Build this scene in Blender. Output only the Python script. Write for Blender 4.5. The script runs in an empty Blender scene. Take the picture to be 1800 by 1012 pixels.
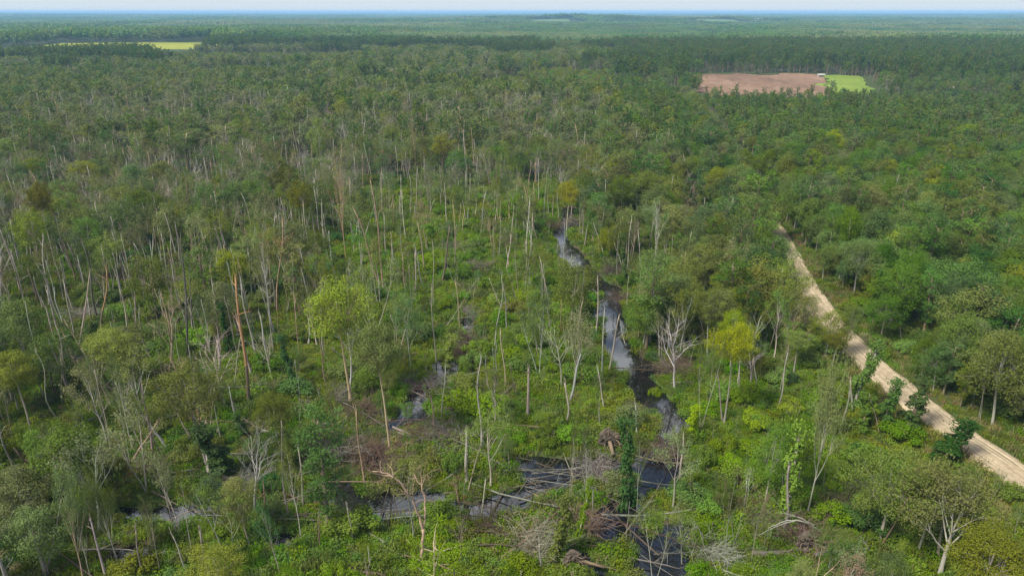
import bpy, math, random
import numpy as np
from mathutils import Vector

# ------------------------------------------------------------------ camera, sky, sun, exposure
SC = bpy.context.scene
COL = SC.collection
CAM_H, PITCH, FPX = 55.0, math.radians(21.4), 1239.0      # FPX: focal length in units of the 1800-wide photograph
cam = bpy.data.cameras.new('camera'); camo = bpy.data.objects.new('camera', cam); COL.objects.link(camo)
camo.location = (0, 0, CAM_H); camo.rotation_euler = (math.radians(90) - PITCH, 0, 0)
cam.sensor_width = 36; cam.lens = FPX / 1800 * 36; cam.clip_start = 0.5; cam.clip_end = 60000
SC.camera = camo

SUN_EL, SUN_AZ = math.radians(52), math.radians(-125)      # azimuth clockwise from +Y: behind the camera, to its left
w = bpy.data.worlds.new('World'); SC.world = w; w.use_nodes = True
nt = w.node_tree; nt.nodes.clear()
out = nt.nodes.new('ShaderNodeOutputWorld'); bg = nt.nodes.new('ShaderNodeBackground')
sky = nt.nodes.new('ShaderNodeTexSky'); sky.sky_type = 'NISHITA'; sky.sun_disc = False
sky.sun_elevation = SUN_EL; sky.sun_rotation = SUN_AZ; sky.dust_density = 1.5; sky.air_density = 1.0; sky.altitude = 60
tc = nt.nodes.new('ShaderNodeTexCoord'); mp = nt.nodes.new('ShaderNodeMapping'); mp.inputs['Scale'].default_value = (1, 1, 2.6)
ns = nt.nodes.new('ShaderNodeTexNoise'); ns.inputs['Scale'].default_value = 5.5; ns.inputs['Detail'].default_value = 7; ns.inputs['Roughness'].default_value = .58
cr = nt.nodes.new('ShaderNodeValToRGB'); cr.color_ramp.elements[0].position = .45; cr.color_ramp.elements[1].position = .55
mx = nt.nodes.new('ShaderNodeMix'); mx.data_type = 'RGBA'; mx.inputs[7].default_value = (10.5, 10.9, 11.3, 1)
nt.links.new(tc.outputs['Generated'], mp.inputs[0]); nt.links.new(mp.outputs[0], ns.inputs['Vector'])
nt.links.new(ns.outputs[0], cr.inputs[0]); nt.links.new(cr.outputs[0], mx.inputs[0]); nt.links.new(sky.outputs[0], mx.inputs[6])
sx = nt.nodes.new('ShaderNodeSeparateXYZ'); nt.links.new(tc.outputs['Generated'], sx.inputs[0])
hr = nt.nodes.new('ShaderNodeMapRange'); hr.interpolation_type = 'SMOOTHSTEP'; hr.inputs[1].default_value = .02; hr.inputs[2].default_value = .22; nt.links.new(sx.outputs[2], hr.inputs[0])
hm = nt.nodes.new('ShaderNodeMix'); hm.data_type = 'RGBA'; hm.inputs[6].default_value = (4.9, 5.5, 5.95, 1)      # pale hazy band of air all round the horizon
nt.links.new(hr.outputs[0], hm.inputs[0]); nt.links.new(mx.outputs[2], hm.inputs[7]); nt.links.new(hm.outputs[2], bg.inputs[0]); bg.inputs[1].default_value = 0.062; nt.links.new(bg.outputs[0], out.inputs[0])

sl = bpy.data.lights.new('sun', 'SUN'); sl.energy = 3.6; sl.angle = math.radians(12); sl.color = (1, .94, .81)
so = bpy.data.objects.new('sun', sl); COL.objects.link(so)
sd = Vector((math.sin(SUN_AZ) * math.cos(SUN_EL), math.cos(SUN_AZ) * math.cos(SUN_EL), math.sin(SUN_EL)))
so.rotation_euler = sd.to_track_quat('Z', 'Y').to_euler(); so.location = (0, 0, 300)
SC.view_settings.view_transform = 'Standard'; SC.view_settings.look = 'None'; SC.view_settings.gamma = 1
SC.view_settings.exposure = 1.2
cy = SC.cycles
cy.max_bounces = 5; cy.diffuse_bounces = 3; cy.glossy_bounces = 2; cy.transmission_bounces = 2; cy.volume_bounces = 0; cy.transparent_max_bounces = 4
cy.use_adaptive_sampling = True; cy.adaptive_threshold = .01
cy.use_denoising = True; cy.denoiser = 'OPENIMAGEDENOISE'; cy.denoising_prefilter = 'NONE'; cy.denoising_input_passes = 'RGB_ALBEDO_NORMAL'

# ------------------------------------------------------------------ geometry of the view
CP, SP = math.cos(PITCH), math.sin(PITCH)
def ray(px, py):
    u, v = (px - 900) / FPX, (506 - py) / FPX
    return np.array((u, CP + v * SP, -SP + v * CP))
def gpt(px, py, z=0.0):
    d = ray(px, py); t = (z - CAM_H) / d[2]; return d[0] * t, d[1] * t
def at_depth(px, py, y):                                    # point of that pixel's ray at world distance y
    d = ray(px, py); t = y / d[1]; return np.array((d[0] * t, y, CAM_H + d[2] * t))
def proj(x, y, z):
    dz = z - CAM_H
    f = y * CP - dz * SP; u = y * SP + dz * CP
    f = np.maximum(f, 1e-3)
    return 900 + FPX * x / f, 506 - FPX * u / f

RNG = np.random.default_rng(7)
def poly_dist(x, y, pts):
    x = np.asarray(x, float); y = np.asarray(y, float)
    best = np.full(x.shape, 1e9)
    for (ax, ay), (bx, by) in zip(pts[:-1], pts[1:]):
        dx, dy = bx - ax, by - ay; L = dx * dx + dy * dy + 1e-9
        t = np.clip(((x - ax) * dx + (y - ay) * dy) / L, 0, 1)
        best = np.minimum(best, np.hypot(x - ax - t * dx, y - ay - t * dy))
    return best
def in_poly(px, py, poly):
    px = np.asarray(px, float); py = np.asarray(py, float); c = np.zeros(px.shape, bool); n = len(poly)
    for i in range(n):
        x1, y1 = poly[i]; x2, y2 = poly[(i + 1) % n]
        c ^= ((y1 > py) != (y2 > py)) & (px < (x2 - x1) * (py - y1) / (y2 - y1 + 1e-12) + x1)
    return c
def vnoise(x, y, s, seed=0):                                # smooth value noise
    x = np.asarray(x, float) / s + seed * 17.3; y = np.asarray(y, float) / s - seed * 9.1
    xi, yi = np.floor(x), np.floor(y); fx, fy = x - xi, y - yi
    fx = fx * fx * (3 - 2 * fx); fy = fy * fy * (3 - 2 * fy)
    h = lambda a, b: np.modf(np.abs(np.sin(a * 127.1 + b * 311.7 + seed) * 43758.5453))[0]
    return (h(xi, yi) * (1 - fx) + h(xi + 1, yi) * fx) * (1 - fy) + (h(xi, yi + 1) * (1 - fx) + h(xi + 1, yi + 1) * fx) * fy

ROAD = [(69, 20), (66, 60), (64.5, 74), (61.3, 88), (60, 104), (60, 120), (62.5, 139), (66.8, 161), (79, 228), (96, 336), (112, 429), (124, 683), (150, 1000)]
CREEK = [(17, 207), (13, 180), (15, 160), (19, 146), (20.5, 136), (18.5, 126), (19.5, 119), (18, 110), (19.5, 104), (22, 96), (23, 89), (20, 78), (15.5, 72), (10, 65.5), (8, 60), (14, 52)]
SLOUGH = [(20, 78), (12, 76.5), (5, 75), (-1, 70), (-5, 69.5), (-14, 69.5), (-20, 69.5), (-26, 70), (-34, 69), (-39, 69.5), (-44, 68), (-50, 69), (-64, 71)]
MIDRUN = [(-10, 138), (-8, 124), (-9, 114), (-11, 104), (-14, 96), (-17, 88), (-20, 81), (-21, 72)]
BOTTOM = [(20, 66), (14, 60), (24, 56)]
BLEFT = [(-44, 68), (-40, 61), (-34, 60)]
def chan_r(x, y):                                           # distance past the bank (negative in the channel)
    wob = (vnoise(x, y, 5, 3) - .5) * 4.2 + (vnoise(x, y, 2, 5) - .5) * 1.8
    x = np.asarray(x, float); y = np.asarray(y, float)
    a = poly_dist(x, y, CREEK) - np.where(y > 84, np.where(y < 128, 2.6, 2.3), 1.2)
    for cx_, cy_, kx, rr in ((20.3, 79.5, 1.2, 2.9), (22, 92, .9, 3.6), (20.5, 104, 1.0, 4.2), (19.5, 140, 1, 3.4), (16.5, 203, .9, 3.6), (5.2, 76, 1.1, 2.6), (11.5, 77, 1.1, 2.3), (-2, 69.5, 1.6, 2.3), (-13.5, 69.5, 1.2, 2.3), (-20, 69, .8, 2.2), (-22, 74, .7, 1.7), (-36, 68.5, 1.6, 2.2), (-30, 69.5, 1, 1.8), (-10.5, 105, 1, 2.6), (10.5, 64.5, 1.1, 2.6), (16, 60, 1.2, 2.2), (-46, 75, 1, 1.2), (-32, 75, 1.3, 1.1), (-5, 96, 1.2, 1.3), (-14, 90, 1, 1.5), (-41, 61, 1.3, 1.5), (-52, 70, 1, 1.8), (-50, 80, 1, 1.5), (-26, 64, 1.2, 1.3), (-6, 63, 1.3, 1.2)):
        a = np.minimum(a, np.hypot((x - cx_) / kx, y - cy_) - rr)
    a = np.minimum(a, poly_dist(x, y, SLOUGH) - 1.0); a = np.minimum(a, poly_dist(x, y, MIDRUN) - .5); a = np.minimum(a, poly_dist(x, y, BOTTOM) - .4)
    return a + wob * .8
def sstep(a, b, x):
    t = np.clip((x - a) / (b - a), 0, 1); return t * t * (3 - 2 * t)
def bump(x, y, cx, cy_, rx, ry, h):
    return h * np.exp(-(((np.asarray(x, float) - cx) / rx) ** 2 + ((np.asarray(y, float) - cy_) / ry) ** 2))
def gh(x, y):
    x = np.asarray(x, float); y = np.asarray(y, float)
    near = 1 - sstep(230, 330, np.hypot(x, y))
    rd = poly_dist(x, y, ROAD)
    n = ((vnoise(x, y, 9, 1) - .5) * .5 + (vnoise(x, y, 3, 2) - .5) * .22) * near * sstep(4, 8, rd)
    z = np.maximum(n, -.28) + .12 * (1 - sstep(3.2, 6, rd)) * near
    z = z - 1.2 * (1 - sstep(-1.0, .9, chan_r(x, y))) * near * sstep(4, 9, rd)
    z = z + bump(x, y, -7600, 8200, 2300, 2600, 36) + bump(x, y, 7600, 8600, 2600, 2600, 22)
    z = z + bump(x, y, -600, 1340, 300, 170, 5) + bump(x, y, 150, 3750, 700, 250, 17) + bump(x, y, 940, 3700, 700, 250, 17)
    return z
def gh1(x, y): return float(gh(np.array([x]), np.array([y]))[0])

# ------------------------------------------------------------------ materials
def mat(name):
    m = bpy.data.materials.new(name); m.use_nodes = True; n = m.node_tree; n.nodes.clear()
    o = n.nodes.new('ShaderNodeOutputMaterial'); return m, n, o
def N(n, t, **k):
    nd = n.nodes.new(t)
    for a, v in k.items(): setattr(nd, a, v)
    return nd
def noise(n, vec, scale, detail=4, rough=.55):
    t = N(n, 'ShaderNodeTexNoise'); t.inputs['Scale'].default_value = scale; t.inputs['Detail'].default_value = detail; t.inputs['Roughness'].default_value = rough
    if vec is not None: n.links.new(vec, t.inputs['Vector'])
    return t.outputs[0]
def ramp(n, fac, stops):
    r = N(n, 'ShaderNodeValToRGB'); e = r.color_ramp.elements
    while len(e) < len(stops): e.new(.5)
    for el, (p, c) in zip(e, stops): el.position = p; el.color = (*c, 1)
    n.links.new(fac, r.inputs[0]); return r.outputs[0]
def mathn(n, op, a, b=None, c=None):
    m = N(n, 'ShaderNodeMath', operation=op)
    for i, v in enumerate((a, b, c)):
        if v is None: continue
        if isinstance(v, (int, float)): m.inputs[i].default_value = v
        else: n.links.new(v, m.inputs[i])
    return m.outputs[0]

def leaf_mat(name, col=None, hj=.035, vj=.42, sj=.3, trans=.28, patch=0):
    m, n, o = mat(name)
    oi = N(n, 'ShaderNodeObjectInfo'); ge = N(n, 'ShaderNodeNewGeometry')
    if col is None: c = oi.outputs['Color']
    else:
        rgb = N(n, 'ShaderNodeRGB'); rgb.outputs[0].default_value = (*col, 1); c = rgb.outputs[0]
    hs = N(n, 'ShaderNodeHueSaturation')
    isl, ob = ge.outputs['Random Per Island'], oi.outputs['Random']
    h = mathn(n, 'ADD', .5 - hj * .5 - hj * .2, mathn(n, 'MULTIPLY', isl, hj * .4))
    h = mathn(n, 'ADD', h, mathn(n, 'MULTIPLY', ob, hj))
    v = mathn(n, 'ADD', 1 - vj * .5, mathn(n, 'MULTIPLY', isl, vj * .5))
    v = mathn(n, 'ADD', v, mathn(n, 'MULTIPLY', mathn(n, 'FRACT', mathn(n, 'MULTIPLY', ob, 7.13)), vj * .6))
    s = mathn(n, 'ADD', 1 - sj * .5, mathn(n, 'MULTIPLY', mathn(n, 'FRACT', mathn(n, 'MULTIPLY', ob, 13.7)), sj))
    if patch:
        pn = noise(n, oi.outputs['Location'], patch, 3)
        v = mathn(n, 'MULTIPLY', v, mathn(n, 'ADD', .45, mathn(n, 'MULTIPLY', pn, 1.1)))
        h = mathn(n, 'ADD', h, mathn(n, 'MULTIPLY', mathn(n, 'SUBTRACT', noise(n, oi.outputs['Location'], patch * .7, 2), .5), .12))
    n.links.new(c, hs.inputs['Color']); n.links.new(h, hs.inputs['Hue']); n.links.new(v, hs.inputs['Value']); n.links.new(s, hs.inputs['Saturation'])
    b = N(n, 'ShaderNodeBsdfPrincipled'); b.inputs['Roughness'].default_value = .62; b.inputs['Specular IOR Level'].default_value = .12
    t = N(n, 'ShaderNodeBsdfTranslucent'); mxs = N(n, 'ShaderNodeMixShader'); mxs.inputs[0].default_value = trans
    n.links.new(hs.outputs[0], b.inputs['Base Color']); n.links.new(hs.outputs[0], t.inputs[0])
    n.links.new(b.outputs[0], mxs.inputs[1]); n.links.new(t.outputs[0], mxs.inputs[2]); n.links.new(mxs.outputs[0], o.inputs[0])
    return m
def bark_mat(name, col=None):
    m, n, o = mat(name)
    oi = N(n, 'ShaderNodeObjectInfo'); tcn = N(n, 'ShaderNodeTexCoord')
    mpp = N(n, 'ShaderNodeMapping'); mpp.inputs['Scale'].default_value = (6, 6, .8); n.links.new(tcn.outputs['Object'], mpp.inputs[0])
    f = noise(n, mpp.outputs[0], 1.6, 6, .65); g = noise(n, tcn.outputs['Object'], .55, 3)
    if col is None: c = oi.outputs['Color']
    else:
        rgb = N(n, 'ShaderNodeRGB'); rgb.outputs[0].default_value = (*col, 1); c = rgb.outputs[0]
    hs = N(n, 'ShaderNodeHueSaturation'); n.links.new(c, hs.inputs['Color'])
    v = mathn(n, 'ADD', .35, mathn(n, 'MULTIPLY', f, .75)); v = mathn(n, 'ADD', v, mathn(n, 'MULTIPLY', g, .55)); n.links.new(v, hs.inputs['Value'])
    b = N(n, 'ShaderNodeBsdfPrincipled'); b.inputs['Roughness'].default_value = .9; b.inputs['Specular IOR Level'].default_value = .15
    n.links.new(hs.outputs[0], b.inputs['Base Color'])
    bp = N(n, 'ShaderNodeBump'); bp.inputs['Strength'].default_value = .6; bp.inputs['Distance'].default_value = .05
    n.links.new(f, bp.inputs['Height']); n.links.new(bp.outputs[0], b.inputs['Normal']); n.links.new(b.outputs[0], o.inputs[0])
    return m
def plain(name, col, rough=.8, var=.25, scale=.5):
    m, n, o = mat(name); tcn = N(n, 'ShaderNodeTexCoord')
    f = noise(n, tcn.outputs['Object'], scale, 5)
    a = tuple(c * (1 - var) for c in col); d = tuple(min(1, c * (1 + var)) for c in col)
    b = N(n, 'ShaderNodeBsdfPrincipled'); b.inputs['Roughness'].default_value = rough
    n.links.new(ramp(n, f, [(.3, a), (.7, d)]), b.inputs['Base Color']); n.links.new(b.outputs[0], o.inputs[0]); return m

M_LEAF = leaf_mat('leaf'); M_BARK = bark_mat('bark')
M_DRY = leaf_mat('dry_leaf', None, .03, .6, .3, .15)

def ground_mat():
    m, n, o = mat('swamp_ground'); tcn = N(n, 'ShaderNodeTexCoord'); v = tcn.outputs['Object']
    f1, f2, f3 = noise(n, v, .09, 5), noise(n, v, .8, 6, .65), noise(n, v, .004, 4)
    soil = ramp(n, f2, [(.3, (.022, .017, .011)), (.5, (.05, .04, .026)), (.72, (.085, .07, .045))])
    grn = ramp(n, f2, [(.3, (.018, .032, .008)), (.7, (.05, .085, .018))])
    fac = ramp(n, f1, [(.38, (0, 0, 0)), (.56, (1, 1, 1))])
    mm = N(n, 'ShaderNodeMix', data_type='RGBA'); n.links.new(fac, mm.inputs[0]); n.links.new(soil, mm.inputs[6]); n.links.new(grn, mm.inputs[7])
    b = N(n, 'ShaderNodeBsdfPrincipled'); b.inputs['Roughness'].default_value = .95; b.inputs['Specular IOR Level'].default_value = .1
    n.links.new(mm.outputs[2], b.inputs['Base Color'])
    bp = N(n, 'ShaderNodeBump'); bp.inputs['Strength'].default_value = .8; bp.inputs['Distance'].default_value = .15
    n.links.new(f2, bp.inputs['Height']); n.links.new(bp.outputs[0], b.inputs['Normal']); n.links.new(b.outputs[0], o.inputs[0]); return m
def water_mat():
    m, n, o = mat('tannin_water'); tcn = N(n, 'ShaderNodeTexCoord')
    b = N(n, 'ShaderNodeBsdfPrincipled'); b.inputs['Base Color'].default_value = (.006, .006, .006, 1)
    b.inputs['Roughness'].default_value = .015; b.inputs['IOR'].default_value = 2.0; b.inputs['Specular IOR Level'].default_value = .5
    f = noise(n, tcn.outputs['Object'], 2.2, 4)
    bp = N(n, 'ShaderNodeBump'); bp.inputs['Strength'].default_value = .05; bp.inputs['Distance'].default_value = .05
    n.links.new(f, bp.inputs['Height']); n.links.new(bp.outputs[0], b.inputs['Normal']); n.links.new(b.outputs[0], o.inputs[0]); return m
def road_mat():
    m, n, o = mat('sand_road'); uv = N(n, 'ShaderNodeUVMap')
    mpp = N(n, 'ShaderNodeMapping'); mpp.inputs['Scale'].default_value = (1.0, .012, 1); n.links.new(uv.outputs[0], mpp.inputs[0])
    tcn = N(n, 'ShaderNodeTexCoord')
    f = noise(n, mpp.outputs[0], 9, 5, .6); g = noise(n, tcn.outputs['Object'], 1.3, 6, .65)
    c = ramp(n, f, [(.36, (.12, .115, .075)), (.5, (.30, .24, .165)), (.62, (.40, .33, .235))])
    mm = N(n, 'ShaderNodeMix', data_type='RGBA', blend_type='MULTIPLY'); mm.inputs[0].default_value = .6
    n.links.new(c, mm.inputs[6]); n.links.new(ramp(n, g, [(.3, (.5, .48, .44)), (.6, (1, 1, 1))]), mm.inputs[7])
    b = N(n, 'ShaderNodeBsdfPrincipled'); b.inputs['Roughness'].default_value = .95; b.inputs['Specular IOR Level'].default_value = .1
    n.links.new(mm.outputs[2], b.inputs['Base Color'])
    bp = N(n, 'ShaderNodeBump'); bp.inputs['Strength'].default_value = .5; bp.inputs['Distance'].default_value = .06
    n.links.new(f, bp.inputs['Height']); n.links.new(bp.outputs[0], b.inputs['Normal']); n.links.new(b.outputs[0], o.inputs[0]); return m
def field_mat(name, stops, s1, s2, stretch=1.0):
    m, n, o = mat(name); tcn = N(n, 'ShaderNodeTexCoord')
    mpp = N(n, 'ShaderNodeMapping'); mpp.inputs['Scale'].default_value = (1, stretch, 1); n.links.new(tcn.outputs['Object'], mpp.inputs[0])
    f = mathn(n, 'ADD', mathn(n, 'MULTIPLY', noise(n, mpp.outputs[0], s1, 6, .6), .5), mathn(n, 'MULTIPLY', noise(n, mpp.outputs[0], s2, 5, .7), .5))
    b = N(n, 'ShaderNodeBsdfPrincipled'); b.inputs['Roughness'].default_value = .95; b.inputs['Specular IOR Level'].default_value = .1
    n.links.new(ramp(n, f, stops), b.inputs['Base Color']); n.links.new(b.outputs[0], o.inputs[0]); return m

# ------------------------------------------------------------------ mesh building
class B:
    def __init__(s): s.v = []; s.q = []; s.m = []; s.sm = []; s.n = 0
    def add(s, V, Q, mi=0, smooth=False):
        s.v.append(np.asarray(V, np.float32)); s.q.append(np.asarray(Q, np.int32) + s.n); k = len(Q)
        s.m.append(np.full(k, mi, np.int32)); s.sm.append(np.full(k, smooth, bool)); s.n += len(V)
    def merge(s, o, mi=None):
        for V, Q, m, sm in zip(o.v, o.q, o.m, o.sm):
            pass
        if not o.v: return s
        V = np.concatenate(o.v); Q = np.concatenate(o.q); M = np.concatenate(o.m) if mi is None else np.full(len(Q), mi, np.int32)
        s.v.append(V); s.q.append(Q + s.n); s.m.append(M); s.sm.append(np.concatenate(o.sm)); s.n += len(V); return s
    def mesh(s, name, *mats):
        me = bpy.data.meshes.new(name)
        V = np.concatenate(s.v); Q = np.concatenate(s.q)
        me.vertices.add(len(V)); me.vertices.foreach_set('co', V.ravel())
        me.loops.add(Q.size); me.loops.foreach_set('vertex_index', Q.ravel())
        me.polygons.add(len(Q)); me.polygons.foreach_set('loop_start', np.arange(0, Q.size, 4, dtype=np.int32))
        me.polygons.foreach_set('material_index', np.concatenate(s.m)); me.polygons.foreach_set('use_smooth', np.concatenate(s.sm))
        for m in mats: me.materials.append(m)
        me.update(calc_edges=True); return me
def unit(a): return a / (np.linalg.norm(a, axis=-1, keepdims=True) + 1e-9)
def tube(b, P, R, k=5, mi=0, close=True):
    P = np.asarray(P, float); R = np.asarray(R, float); n = len(P)
    if close:                                              # a ring drawn almost shut at the tip
        P = np.vstack([P, P[-1] + (P[-1] - P[-2]) * .02]); R = np.append(R, R[-1] * .05); n += 1
    T = unit(np.gradient(P, axis=0)); ref = np.array((1., .13, .07)) if abs(T[:, 2]).mean() > .6 else np.array((.05, .1, 1.))
    U = unit(np.cross(T, ref)); W = np.cross(T, U)
    a = np.arange(k) * 2 * math.pi / k
    V = P[:, None] + R[:, None, None] * (np.cos(a)[None, :, None] * U[:, None] + np.sin(a)[None, :, None] * W[:, None])
    i = np.arange(n - 1)[:, None] * k; j = np.arange(k)[None]; j2 = (j + 1) % k
    Q = np.stack([i + j, i + j2, i + k + j2, i + k + j], -1).reshape(-1, 4)
    b.add(V.reshape(-1, 3), Q, mi, True)
def leaves(b, C, size, rng, mi=0, el=.55, up=.35, dirs=None, jit=.5, out=None):
    n = len(C)
    if n == 0: return
    nrm = rng.normal(size=(n, 3)); nrm[:, 2] = np.abs(nrm[:, 2]) + up * 2
    if out is not None: nrm = nrm * .55 + out * 1.3
    nrm = unit(nrm)
    r = rng.normal(size=(n, 3)) if dirs is None else dirs + rng.normal(size=(n, 3)) * .35
    u = unit(r - (r * nrm).sum(1, keepdims=True) * nrm); v = np.cross(nrm, u)
    s = (size * (1 - jit / 2 + jit * rng.random(n)))[:, None]
    a, c = u * s * .5, v * s * .5 * el
    V = np.stack([C - a, C + c + a * .1, C + a, C - c + a * .1], 1).reshape(-1, 3)
    b.add(V, np.arange(4 * n).reshape(-1, 4), mi)
def curve(p, d, L, n, wob, up, rng):
    P = [np.array(p, float)]; d = unit(np.array(d, float)); s = L / n
    for _ in range(n):
        d = unit(d + rng.normal(size=3) * wob + np.array((0, 0, up))); P.append(P[-1] + d * s)
    return np.array(P)
def tilt(d, ang, az):
    d = unit(np.array(d, float)); u = unit(np.cross(d, (.31, .17, .93) if abs(d[2]) < .9 else (1, .2, 0))); v = np.cross(d, u)
    return d * math.cos(ang) + (u * math.cos(az) + v * math.sin(az)) * math.sin(ang)
def branch(b, p, d, L, r, lvl, cfg, rng, tips, k):
    n = max(2, 4 - lvl); P = curve(p, d, L, n, cfg['wob'], cfg['up'], rng); R = np.linspace(r, r * .35, n + 1)
    tube(b, P, R, max(3, k), 0)
    if lvl >= cfg['lv']:
        tips.append((P[-1], P[-1] - P[-2], L)); tips.append((P[len(P) // 2], P[-1] - P[-2], L)); return
    c = cfg['ch'][min(lvl, len(cfg['ch']) - 1)]
    for i in range(c):
        t = .35 + .65 * (i + rng.random()) / c; f = t * n; j = min(int(f), n - 1); q = P[j] + (P[j + 1] - P[j]) * (f - j)
        dd = tilt(P[j + 1] - P[j], cfg['ang'] * (.6 + .8 * rng.random()), rng.random() * 6.283)
        branch(b, q, dd, L * cfg['lr'] * (.7 + .6 * rng.random()), r * (1 - .6 * t) * cfg.get('rr', .55), lvl + 1, cfg, rng, tips, k - 1)
    tips.append((P[-1], P[-1] - P[-2], L))
def clumps(b, tips, nleaf, rad, size, rng, squash=.7, el=.55, up=.35, mi=0, drop=0.0):
    for p, d, L in tips:
        if rng.random() < drop: continue
        k = max(1, int(nleaf * (.5 + rng.random()))); r = rad * (.6 + .8 * rng.random())
        o = rng.normal(size=(k, 3)); o = unit(o) * (rng.random((k, 1)) ** .45) * r; u_ = unit(o); o[:, 2] *= squash
        leaves(b, p + o, size, rng, mi, el, up, out=u_)

class Proto:                                               # one kind-variant: trunk, limbs, crown, real size
    def __init__(s, trunk, limbs, crown, h, wd, name):
        s.h, s.w = h, wd
        s.trunk = trunk.mesh(name + '_trunk', M_BARK); s.limbs = [l.mesh(name + '_limb', M_BARK) for l in limbs]
        s.crown = crown.mesh(name + '_crown', M_LEAF) if crown is not None and crown.v else None
        whole = B().merge(trunk, 0)
        for l in limbs: whole.merge(l, 0)
        if crown is not None: whole.merge(crown, 1)
        s.whole = whole
def limb_tree(seed, h, th, lean, nl, lang, ll, cfg, leaf, r0=.16, flare=1.5, stems=1, name='tree', wob=.05, limb_lo=.45, taper=.45, limb_up=1.0):
    """trunk + nl main limbs (each its own mesh) + foliage; leaf = dict for clumps() or None"""
    rng = np.random.default_rng(seed); T = B(); limbs = []; tips = []
    for s in range(stems):
        a = rng.random() * 6.28; d0 = np.array((math.cos(a) * lean, math.sin(a) * lean, 1)) if stems == 1 else np.array((math.cos(a) * .28, math.sin(a) * .28, 1))
        P = curve((math.cos(a) * .15 * (stems > 1), math.sin(a) * .15 * (stems > 1), -.5), d0, th + .5, 7, wob, .03, rng)
        R = r0 / math.sqrt(stems) * np.linspace(1, taper, 8); R[0] *= flare; R[1] *= 1 + (flare - 1) * .3
        tube(T, P, R, 7)
        m = max(2, nl // stems)
        for i in range(m):
            t = limb_lo + (1 - limb_lo) * (i + .6 * rng.random()) / m; f = t * 7; j = min(int(f), 6); q = P[j] + (P[j + 1] - P[j]) * (f - j)
            az = i * 2.4 + rng.random() * 1.2; an = lang * (1.2 - .6 * t * limb_up) * (.8 + .4 * rng.random())
            d = np.array((math.sin(an) * math.cos(az), math.sin(an) * math.sin(az), math.cos(an)))
            lb = B(); branch(lb, q, d, ll * (1.25 - .55 * t) * (.75 + .5 * rng.random()), R[min(j + 1, 7)] * .62, 1, cfg, rng, tips, 5); limbs.append(lb)
        lb = B(); branch(lb, P[-1], P[-1] - P[-2], ll * .7, R[-1], 1, cfg, rng, tips, 5); limbs.append(lb)
    C = B()
    if leaf: clumps(C, tips, rng=rng, **leaf)
    allv = np.concatenate([np.concatenate(x.v) for x in limbs] + (C.v if C.v else []))
    return Proto(T, limbs, C, float(allv[:, 2].max()), float(np.hypot(allv[:, 0], allv[:, 1]).max()), name)

def bush(seed, h, wd, nleaf, size, stems=6, name='shrub', lumps=9, el=.6):
    rng = np.random.default_rng(seed); T = B(); C = B()
    for i in range(stems):
        a = rng.random() * 6.28; tube(T, curve((0, 0, -.2), (math.cos(a) * .6, math.sin(a) * .6, 1), h * .8, 4, .12, .05, rng), np.linspace(.05, .015, 5) * h / 2, 4)
    for i in range(lumps):
        a = rng.random() * 6.28; rr = wd * .8 * math.sqrt(rng.random()); c = np.array((math.cos(a) * rr, math.sin(a) * rr, h * (.35 + .4 * rng.random() * (1 - rr / wd))))
        k = nleaf // lumps; o = unit(rng.normal(size=(k, 3))) * rng.random((k, 1)) ** .4 * wd * (.16 + .24 * rng.random()); o[:, 2] *= .9
        p = c + o; p[:, 2] = np.maximum(p[:, 2], .05); leaves(C, p, size, rng, 0, el, .3, out=unit(o))
    return Proto(T, [], C, h, wd, name)
def vine_col(seed, h, name='vine_column'):
    rng = np.random.default_rng(seed); T = B(); C = B()
    P = curve((0, 0, -.4), (rng.normal() * .08, rng.normal() * .08, 1), h * .93, 7, .05, .03, rng); tube(T, P, np.linspace(.22, .12, 8), 6)
    for q_ in range(34):
        t = (q_ + rng.random()) / 34; i = min(t * 7, 6.99); j = int(i); ax = P[j] + (P[j + 1] - P[j]) * (i - j); a = rng.random() * 6.283; off = (.2 + .75 * rng.random()) * (1.15 - .6 * t); r = (.45 + .55 * rng.random()) * (1.1 - .35 * t)
        k = int(120 * r * r + 30); d = unit(rng.normal(size=(k, 3)) + (.4 * math.cos(a), .4 * math.sin(a), .3)); c = ax + (math.cos(a) * off, math.sin(a) * off, 0) + d * (.55 + .5 * rng.random((k, 1))) * r; leaves(C, c, .32, rng, 0, .75, .1, out=d)
    for _ in range(5):
        q = curve(P[-1], (rng.normal() * .6, rng.normal() * .6, 1), h * .12, 3, .2, 0, rng); tube(T, q, np.linspace(.06, .02, 4), 3)
        leaves(C, q[-1] + rng.normal(size=(90, 3)) * .45, .28, rng, 0, .7, .1)
    return Proto(T, [], C, h, 1.6, name)
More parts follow.
